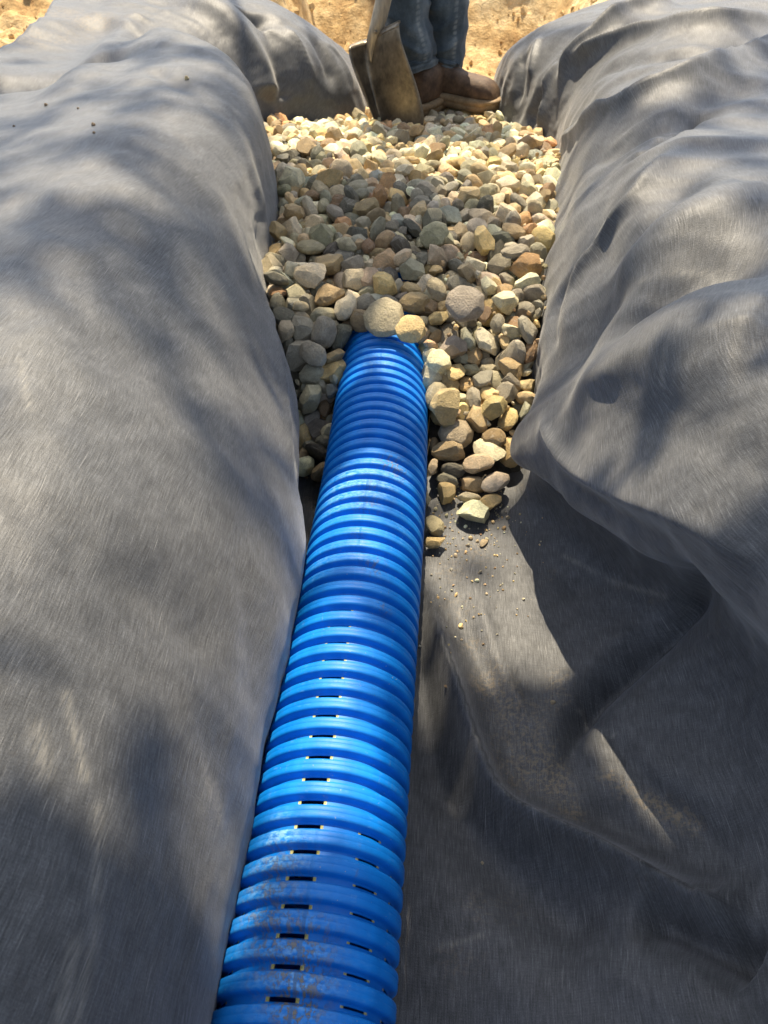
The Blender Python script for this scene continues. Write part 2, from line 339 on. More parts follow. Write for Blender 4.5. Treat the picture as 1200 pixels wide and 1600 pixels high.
def mat_fabric():
    t = NT('geotextile'); uv = t.coord('UV'); ob = t.coord('Object')
    w = t.t.nodes.new('ShaderNodeTexNoise'); t.set(w.inputs['Vector'], uv); w.inputs['Scale'].default_value = 5.0; w.inputs['Detail'].default_value = 2
    wv = t.t.nodes.new('ShaderNodeVectorMath'); wv.operation = 'SCALE'; t.set(wv.inputs[0], w.outputs['Color']); wv.inputs['Scale'].default_value = .03
    wa = t.t.nodes.new('ShaderNodeVectorMath'); wa.operation = 'ADD'; t.set(wa.inputs[0], uv); t.set(wa.inputs[1], wv.outputs[0]); uw = wa.outputs[0]
    f1 = t.noise(t.map(uw, (1050, 60, 1)), 1.0, 4, .6)          # fibres along the roll
    f2 = t.noise(t.map(uw, (70, 950, 1), rot=(0, 0, .95)), 1.0, 4, .6)
    f3 = t.noise(t.map(uw, (850, 62, 1), rot=(0, 0, -.32)), 1.0, 3, .6)
    f4 = t.noise(t.map(uw, (850, 58, 1), rot=(0, 0, .45)), 1.0, 3, .6)
    fib = t.math('ADD', t.math('ADD', t.math('MULTIPLY', f1, .38), t.math('MULTIPLY', f4, .22)), t.math('ADD', t.math('MULTIPLY', f2, .16), t.math('MULTIPLY', f3, .24)))
    fine = t.noise(t.map(uw, (1500, 900, 1)), 1.0, 2)
    mott = t.noise(uv, 9.0, 4, .6); mott2 = t.noise(uv, 55.0, 3, .6)
    v = t.ramp(fib, [(.37, .42), (.47, .85), (.53, 1.13), (.64, 1.95)])
    base = t.mix(1.0, (.062, .063, .065), v, 'MULTIPLY')
    base = t.mix(1.0, base, t.ramp(mott, [(.3, .86), (.7, 1.14)]), 'MULTIPLY')
    base = t.mix(1.0, base, t.ramp(mott2, [(.3, .82), (.7, 1.2)]), 'MULTIPLY')
    base = t.mix(1.0, base, t.ramp(fine, [(.3, .7), (.7, 1.35)]), 'MULTIPLY')
    # loose pale hairs
    h1 = t.noise(t.map(uw, (1300, 34, 1), loc=(3, 1, 0), rot=(0, 0, .12)), 1.0, 1, .4)
    h2 = t.noise(t.map(uw, (1200, 30, 1), loc=(7, 5, 0), rot=(0, 0, .9)), 1.0, 1, .4)
    hair = t.math('MAXIMUM', t.ramp(h1, [(.715, 0.0), (.77, .32)]), t.ramp(h2, [(.73, 0.0), (.79, .28)]))
    base = t.mix(hair, base, (.40, .39, .37))
    dark = t.ramp(t.noise(t.map(uw, (700, 14, 1), loc=(1, 9, 0), rot=(0, 0, -1.1)), 1.0, 1, .4), [(.70, 0.0), (.78, .55)])
    base = t.mix(dark, base, (.035, .035, .038))
    sf = t.math('MULTIPLY', t.attr('scratch'), t.ramp(t.noise(t.map(uw, (900, 60, 1)), 1.0, 3, .7), [(.38, 0.0), (.62, .5)]))
    base = t.mix(sf, base, (.30, .28, .24))
    # tan soil dusted into it
    d = t.attr('soil'); dn = t.noise(ob, 220.0, 5, .75); dn2 = t.noise(ob, 32.0, 3, .6)
    k = t.math('MULTIPLY', t.math('ADD', t.math('MULTIPLY', d, .75), t.math('MULTIPLY', dn2, .25)), t.ramp(dn, [(.40, 0.0), (.62, 1.0)]))
    k = t.math('SUBTRACT', k, .13, True)
    base = t.mix(k, base, (.27, .20, .11))
    ht = t.math('ADD', t.math('MULTIPLY', fib, 1.0), t.math('MULTIPLY', fine, .45))
    nrm = t.bump(ht, .55, .0012)
    nrm = t.bump(t.noise(uv, 70.0, 3, .6), .25, .0015, nrm)
    return t.out(base, t.ramp(fib, [(.35, .62), (.65, .42)]), nrm, Specular_IOR_Level=.42, Sheen_Weight=.25, Sheen_Roughness=.45)

def mat_stone(name, src):
    t = NT(name); ob = t.coord('Object')
    if src == 'object':
        oi = t.t.nodes.new('ShaderNodeObjectInfo'); col = oi.outputs['Color']; rnd = oi.outputs['Random']; sc = 1.0
        sh = t.t.nodes.new('ShaderNodeVectorMath'); sh.operation = 'ADD'; t.set(sh.inputs[0], ob)
        cb = t.t.nodes.new('ShaderNodeCombineXYZ'); t.set(cb.inputs[0], t.math('MULTIPLY', rnd, 40.0)); t.set(cb.inputs[1], t.math('MULTIPLY', rnd, -17.0))
        t.set(sh.inputs[1], cb.outputs[0]); ob = sh.outputs[0]
    else: col = t.attr('stone_colour', 'Color'); sc = 65.0
    n1 = t.noise(ob, 1.6 * sc, 4, .6); n2 = t.noise(ob, 9.0 * sc, 4, .7); n3 = t.noise(t.map(ob, (1, 1, 6), rot=(.6, .5, 0)), 1.6 * sc, 2, .5, .6)
    base = t.mix(1.0, col, t.ramp(n1, [(.28, .76), (.52, 1.05), (.74, 1.32)]), 'MULTIPLY')
    base = t.mix(1.0, base, t.ramp(n2, [(.3, .80), (.7, 1.2)]), 'MULTIPLY')
    base = t.mix(t.ramp(n3, [(.60, 0.0), (.72, .35)]), base, (.55, .50, .40))
    dust = t.ramp(t.noise(ob, 4.0 * sc, 4, .7), [(.52, 0.0), (.75, .38)])
    base = t.mix(dust, base, (.46, .38, .26))
    nrm = t.bump(n2, .5, .12 / (sc if src != 'object' else 1)); nrm = t.bump(t.noise(ob, 28 * sc, 3, .7), .35, .05 / (sc if src != 'object' else 1), nrm)
    return t.out(base, t.ramp(n2, [(.3, .62), (.7, .85)]), nrm, Specular_IOR_Level=.35)

def mat_pipe():
    t = NT('blue_plastic'); ob = t.coord('Object'); uv = t.coord('UV')
    n1 = t.noise(t.map(uv, (3, 12, 1)), 1.0, 3); crest = t.attr('crest')
    base = t.mix(t.ramp(n1, [(.3, 0.0), (.7, 1.0)]), (.001, .145, .52), (.002, .195, .65))
    rub = t.ramp(t.noise(t.map(uv, (5, 420, 1)), 1.0, 4, .7), [(.52, 0.0), (.75, .8)])
    rub = t.math('MULTIPLY', t.math('MULTIPLY', rub, crest), t.ramp(t.noise(uv, 14.0, 3), [(.46, 0.0), (.70, .55)]))
    base = t.mix(rub, base, (.16, .36, .66))
    mud = t.attr('mud'); mn = t.noise(t.map(uv, (14, 170, 1)), 1.0, 5, .75)
    k = t.math('MULTIPLY', t.ramp(mn, [(.49, 0.0), (.57, 1.0)]), t.math('ADD', mud, t.math('MULTIPLY', t.ramp(t.noise(uv, 17.0, 3), [(.62, 0.0), (.80, .35)]), crest)), True)
    scf = t.attr('scuff'); base = t.mix(t.math('MULTIPLY', t.math('MULTIPLY', scf, crest), t.ramp(t.noise(t.map(uv, (9, 300, 1)), 1.0, 4, .7), [(.40, 0.0), (.62, .85)])), base, (.20, .45, .74))
    base = t.mix(k, base, (.19, .175, .145))
    sp = t.ramp(t.noise(ob, 420.0, 2, .6), [(.735, 0.0), (.77, .75)])
    base = t.mix(sp, base, (.45, .42, .36))
    sc = t.noise(t.map(uv, (6, 1400, 1)), 1.0, 2)
    nrm = t.bump(sc, .12, .0004); nrm = t.bump(k, .6, .0012, nrm)
    return t.out(base, t.mix(k, t.ramp(n1, [(.3, .42), (.7, .56)]), (.9, .9, .9)), nrm, Specular_IOR_Level=.32)

def mat_soil():
    t = NT('clay_soil'); ob = t.coord('Object')
    a = t.noise(ob, 7.0, 5, .65); b = t.noise(ob, 42.0, 5, .7)
    base = t.ramp(a, [(.30, (.32, .185, .08)), (.44, (.54, .36, .165)), (.58, (.72, .53, .28)), (.8, (.80, .66, .41))])
    base = t.mix(1.0, base, t.ramp(b, [(.3, .66), (.7, 1.22)]), 'MULTIPLY')
    nrm = t.bump(t.noise(ob, 30.0, 6, .7), .8, .02); nrm = t.bump(t.noise(ob, 160.0, 4, .7), .6, .004, nrm)
    return t.out(base, .95, nrm, Specular_IOR_Level=.15)

def mat_simple(name, c1, c2, scale, rough, bump=.0, dist=.001, stretch=(1, 1, 1), metallic=0.0, spec=.4, stops=(.35, .65)):
    t = NT(name); ob = t.map(t.coord('Object'), stretch); n = t.noise(ob, scale, 5, .65)
    base = t.ramp(n, [(stops[0], c1), (stops[1], c2)]); f = t.noise(ob, scale * 6, 3, .6)
    base = t.mix(1.0, base, t.ramp(f, [(.3, .82), (.7, 1.16)]), 'MULTIPLY')
    nrm = t.bump(t.math('ADD', n, t.math('MULTIPLY', f, .5)), bump, dist) if bump else None
    return t.out(base, rough, nrm, Metallic=metallic, Specular_IOR_Level=spec)
def mat_denim():
    t = NT('denim'); ob = t.coord('Object')
    n = t.noise(ob, 14.0, 4, .6); tw = t.noise(t.map(ob, (900, 900, 300), rot=(0, .5, .6)), 1.0, 2)
    base = t.ramp(n, [(.35, (.028, .040, .050)), (.55, (.065, .085, .100)), (.75, (.17, .195, .205))])
    base = t.mix(1.0, base, t.ramp(tw, [(.3, .75), (.7, 1.3)]), 'MULTIPLY')
    w = t.attr('wear'); base = t.mix(t.math('MULTIPLY', t.math('MULTIPLY', w, .5), t.ramp(t.noise(ob, 60.0, 3, .7), [(.35, .15), (.65, .9)])), base, (.32, .34, .32))
    return t.out(base, .8, t.bump(tw, .4, .0008), Specular_IOR_Level=.25, Sheen_Weight=.15)
M = dict(fabric=mat_fabric(), stone=mat_stone('river_stone', 'object'), stones=mat_stone('river_stones', 'attr'), pipe=mat_pipe(), soil=mat_soil(),
    slot=mat_simple('cut_plastic_edge', (.34, .31, .08), (.48, .44, .17), 200, .6), denim=mat_denim(),
    leather=mat_simple('worn_boot_leather', (.055, .032, .019), (.17, .105, .06), 26, .72, .5, .002, stops=(.35, .7)),
    sole=mat_simple('boot_sole_rubber', (.20, .135, .07), (.38, .27, .155), 30, .8, .4, .001),
    blade=mat_simple('dull_shovel_steel', (.085, .070, .052), (.25, .205, .145), 22, .40, .3, .0006, (1, 1, .8), .6, .5),
    socket=mat_simple('worn_shovel_socket', (.13, .10, .07), (.40, .34, .25), 30, .45, .3, .0006, (1, 1, .2), .4),
    wood=mat_simple('weathered_handle_wood', (.22, .15, .09), (.42, .31, .19), 40, .7, .3, .001, (1, 1, .1)),
    under=mat_simple('dark_gravel_underlay', (.03, .027, .022), (.09, .075, .055), 60, .95, .8, .004),
    bark=mat_simple('tree_bark', (.05, .035, .022), (.14, .10, .07), 14, .9, .8, .02, (1, 1, .2)),
    leaf=mat_simple('leaf', (.035, .085, .018), (.085, .15, .035), 8, .5, 0))
M['stone'].diffuse_color = (.4, .4, .35, 1)

# ---------------------------------------------------------------- ground
def ground():
    xs = np.unique(np.concatenate([np.linspace(-60, -4, 15), np.linspace(-4, -1.4, 22), np.linspace(-1.4, 1.2, 190), np.linspace(1.2, 4, 24), np.linspace(4, 60, 15)]))
    yy = np.unique(np.concatenate([np.linspace(-60, -2, 12), np.linspace(-2, 1.2, 50), np.linspace(1.2, 4.2, 300), np.linspace(4.2, 9, 40), np.linspace(9, 80, 16)]))
    X, Y = np.meshgrid(xs, yy, indexing='ij'); Z = np.empty_like(X)
    for i in range(X.shape[0]):
        for j in range(X.shape[1]):
            x, y = X[i, j], Y[i, j]
            top = .235 + .05 * noise.noise(Vector((x * .8, y * .8, 0)))
            if y < 2.6:
                lw = float(np.interp(y, [-1, .5, 1.0, 1.5, 1.9, 2.1, 2.6], [-.17, -.17, -.30, -.50, -.56, -.36, -.40]))
                rw = float(np.interp(y, [-1, .3, .6, 1.0, 1.8, 2.1, 2.6], [.34, .33, .24, .22, .34, .22, .24]))
            else: lw, rw = -.40, .24
            e = min(1, max(0, (lw - x) / .14)) + min(1, max(0, (x - rw) / .16))
            end = min(1, max(0, (y - 2.62) / .55)); end = end * end * (3 - 2 * end)
            e = max(min(1, e), end); e = e * e * (3 - 2 * e)
            under = 1.0 if (y < 2.35) else max(0.0, 1 - (y - 2.35) / .12)
            drop = under * (.055 * e + .0)
            if y > 2.32 and e > 0: drop += 0
            rough = .4 + .6 * min(1, max(0, (y - 2.3) / .2)) if abs(x) < .95 else 1.0
            near = 1.0 if -3 < x < 3 and 1 < y < 6 else .3
            nz = noise.fractal(Vector((x * 4.2, y * 4.2, 2.0)), .75, 2.1, 5) * .030 + noise.fractal(Vector((x * 17, y * 17, 5.0)), .8, 2.1, 4) * .009 * near
            c = noise.noise(Vector((x * 13, y * 13, 9))); clod = max(0, c - .18) * .06 * near
            far = max(0, y - 3.2)
            Z[i, j] = -.035 + (top + .035) * e - drop + (nz + clod) * (rough if e > .5 else rough * .6) * (1.0 if under < .5 or abs(x) > .95 else .25) + min(far * .015, .8)
    o = link('ground', grid_mesh('ground', np.stack([X, Y, Z], -1)), M['soil']); o['kind'] = 'structure'
    return o
GROUND = ground()

# ---------------------------------------------------------------- liner object
def liner():
    du = np.linalg.norm(np.diff(P_FLAT, axis=0), axis=-1); dv = np.linalg.norm(np.diff(P_FLAT, axis=1), axis=-1)
    Uc = np.concatenate([np.zeros((1, LINER.shape[1])), np.cumsum(du, 0)]); mid = LINER.shape[0] // 2; Uc -= Uc[mid:mid+1]
    Vc = np.concatenate([np.zeros((LINER.shape[0], 1)), np.cumsum(dv, 1)], 1)
    me = grid_mesh('geotextile_liner', LINER, uv=np.stack([Uc, Vc], -1))
    # soil smudges where dirt lies in the creases
    V = LINER.reshape(-1, 3); s = np.zeros(len(V)); bv = bvh_of(LINER[::2, ::2])
    for px, py, r, a in [(770,1060,.018,.5),(790,1100,.022,.6),(830,1130,.02,.5),(745,1075,.015,.4),(870,1225,.014,.7),(893,1268,.012,.8),(850,1190,.02,.4),(720,950,.02,.35),(705,890,.02,.5),(745,860,.02,.45),
                     (950,1215,.008,.9),(975,1230,.008,.9),(1005,1248,.008,1.),(1035,1262,.009,1.),(1062,1280,.009,1.),(1085,1292,.007,.8),(870,1090,.015,.5),(875,1060,.012,.4),(740,1415,.014,.35),(715,1500,.018,.25),(800,1420,.02,.2),
                     (1120,970,.015,.35),(735,1010,.014,.5),(860,900,.01,.25),(970,915,.012,.2),(1020,930,.012,.2),(160,30,.09,.45),(120,60,.06,.3),(90,20,.08,.5),(40,60,.06,.5),(180,470,.0,.0),
                     (480,730,.02,.4),(490,790,.02,.4),(820,760,.02,.2),(780,1180,.03,.35),(820,1210,.03,.3)]:
        q = hit(px, py, bv)
        if q is None or r == 0: continue
        s += a * np.exp(-(((V - np.array(q)) ** 2).sum(1)) / (r * r))
    q2 = np.zeros(len(V))
    for pts, r in [([(104,1085),(118,1145),(132,1215)],.0022),([(60,1140),(68,1205)],.004),([(150,1262),(153,1330),(150,1400)],.0022),([(152,1440),(146,1480)],.002),([(118,1478),(104,1535),(92,1600)],.0028),([(142,1490),(130,1540),(120,1600)],.0022),([(318,1190),(330,1240),(346,1295)],.002),([(335,1225),(350,1290)],.0015),
                   ([(880,868),(960,910),(1040,932)],.0018),([(930,1205),(1000,1246),(1090,1296)],.0016),([(905,1110),(960,1150)],.001),([(770,1190),(800,1235)],.0014),([(1000,440),(1060,425),(1120,430)],.002),([(1040,540),(1035,600)],.0018),([(690,1480),(760,1460)],.0015),([(1010,200),(1090,170)],.002),([(30,560),(45,640)],.0015)]:
        Q = [hit(*p_, bv) for p_ in pts]; Q = [np.array(q) for q in Q if q is not None]
        for a_, b_ in zip(Q[:-1], Q[1:]):
            ab = b_ - a_; u = np.clip(((V - a_) @ ab) / (ab @ ab + 1e-12), 0, 1); dd = ((V - a_ - u[:, None] * ab) ** 2).sum(1); q2 = np.maximum(q2, np.exp(-dd / (r * r * 2.2)))
    at = me.attributes.new('scratch', 'FLOAT', 'POINT'); at.data.foreach_set('value', q2.astype(np.float32))
    at = me.attributes.new('soil', 'FLOAT', 'POINT'); at.data.foreach_set('value', np.clip(s, 0, 1).astype(np.float32))
    o = link('geotextile_liner', me, M['fabric']); md = o.modifiers.new('thickness', 'SOLIDIFY'); md.thickness = .0016; md.offset = -1
    tag(o, 'dark grey geotextile sheet lining the trench and draped over both banks', 'fabric liner')
    return bv
LBV = liner()

# ---------------------------------------------------------------- pipe
def pipe():
    p = .0174; ys0 = at_z(447, 1562, .1146).y; n0 = -18; n1 = 72; per = 16
    prof = [(0, .0541), (.075, .0541), (.12, .0543), (.155, .0553), (.185, .0573), (.215, .0593), (.25, .0603), (.32, .0606), (.43, .06065), (.475, .0605), (.5, .06030), (.525, .0605), (.57, .06065), (.68, .0606), (.75, .0603), (.785, .0593), (.815, .0573), (.845, .0553), (.88, .0543), (.925, .0541)]
    yv = []; rv = []
    for i in range(n0, n1):
        for t, r in prof: yv.append(ys0 + (i + t) * p); rv.append(r)
    yv = np.array(yv); rv = np.array(rv); na = 160; a = np.arange(na) * 2 * np.pi / na
    bend = -.010 * np.clip((yv - .6) / .3, 0, 2) ** 1.5
    PP = np.empty((na, len(yv), 3)); PP[..., 0] = -.062 + bend + np.sin(a)[:, None] * rv; PP[..., 2] = .0605 + np.cos(a)[:, None] * rv; PP[..., 1] = yv
    au = np.repeat(a[:, None], len(yv), 1); uv = np.stack([au, np.repeat(yv[None], na, 0)], -1)
    me = grid_mesh('drain_pipe', PP, True, uv=uv)
    at = me.attributes.new('crest', 'FLOAT', 'POINT'); at.data.foreach_set('value', np.tile(np.clip((rv - .0585) / .002, 0, 1), na).astype(np.float32))
    V = PP.reshape(-1, 3); s = np.zeros(len(V))
    for px, py, r, am in [(612,722,.014,.9),(630,735,.010,.9),(575,790,.012,.7),(580,760,.012,.4),(690,610,.012,.6),(640,590,.012,.4),(600,560,.02,.25),(472,1578,.010,1.3),(445,1572,.008,1.2),(450,1500,.022,.6),(400,1395,.02,.6),(430,1345,.02,.5),(420,1440,.02,.45),(485,1460,.014,.4),
                     (585,885,.010,.8),(605,945,.008,.7),(640,690,.01,.4),(560,840,.01,.3),(470,1530,.02,.6),(622,1560,.01,.5)]:
        q = at_z(px, py, .118); s += .85 * am * np.exp(-(((V - np.array(q)) ** 2).sum(1)) / (r * r))
    s2 = np.zeros(len(V))
    for px, py, r, am in [(540,745,.022,1.),(585,765,.02,.8),(620,740,.02,.6),(520,780,.02,.8),(427,1300,.010,1.4),(430,1320,.010,1.4),(425,1280,.008,1.),(450,1340,.02,.6),(400,1385,.02,.6),(590,570,.02,.6),(630,640,.02,.5),(500,870,.02,.4),(640,820,.02,.4),(440,1490,.03,.5),(470,1540,.02,.6),(620,1540,.012,1.),(560,860,.02,.3)]:
        q = at_z(px, py, .118); s2 += am * np.exp(-(((V - np.array(q)) ** 2).sum(1)) / (r * r))
    at = me.attributes.new('scuff', 'FLOAT', 'POINT'); at.data.foreach_set('value', np.clip(s2, 0, 1.3).astype(np.float32))
    at = me.attributes.new('mud', 'FLOAT', 'POINT'); at.data.foreach_set('value', np.clip(s, 0, 1.3).astype(np.float32))
    me.materials.append(M['pipe']); me.materials.append(M['slot'])
    # drainage slots cut in the valleys
    K = len(prof); nvv = len(yv); kill = []; rim = set()
    rows = [th for th in SLOT_ROWS]; half = 4
    for th in rows:
        c = int(round(th / (2 * np.pi) * na)) % na
        for i in range(n1 - n0):
            ridx = rows.index(th); k_ = i + n0
            if ridx == 0 and k_ > 17: continue
            if ridx in (1, 2) and k_ > 6: continue
            base = i * K; cols = [base - 1, base] if ridx == 0 else [base]           # faces either side of the valley centre
            for da in range(-half - 1, half + 1):
                ai = (c + da) % na
                for cv in cols:
                    if cv < 0 or cv >= nvv - 1: continue
                    fi = ai * (nvv - 1) + cv
                    (kill.append(fi) if -half <= da < half else rim.add(fi))
    mi = np.zeros(len(me.polygons), np.int32); mi[list(rim)] = 1; me.polygons.foreach_set('material_index', mi)
    bm = bmesh.new(); bm.from_mesh(me); bm.faces.ensure_lookup_table(); bmesh.ops.delete(bm, geom=[bm.faces[i] for i in set(kill)], context='FACES'); bm.to_mesh(me); bm.free()
    o = link('drain_pipe', me); md = o.modifiers.new('wall', 'SOLIDIFY'); md.thickness = .0011; md.offset = -1
    tag(o, 'blue corrugated plastic drain pipe with slotted valleys, running under the gravel', 'drain pipe')
def _ang(px, py):
    q = at_z(px, py, .112); 
    for _ in range(6):
        u = max(-1, min(1, (q.x + .062) / .0541)); q = at_z(px, py, .0605 + .0541 * math.sqrt(1 - u * u))
    return math.asin(max(-1, min(1, (q.x + .062) / .0541)))
_r = [_ang(464, 1414), _ang(567, 1432), _ang(377, 1420)]
print('slot rows', [math.degrees(a) for a in _r])
SLOT_ROWS = [_r[0], _r[1], _r[2], _r[0] + R(90), _r[0] + R(135), _r[0] + R(180), _r[0] - R(90), _r[0] - R(135)]
pipe()

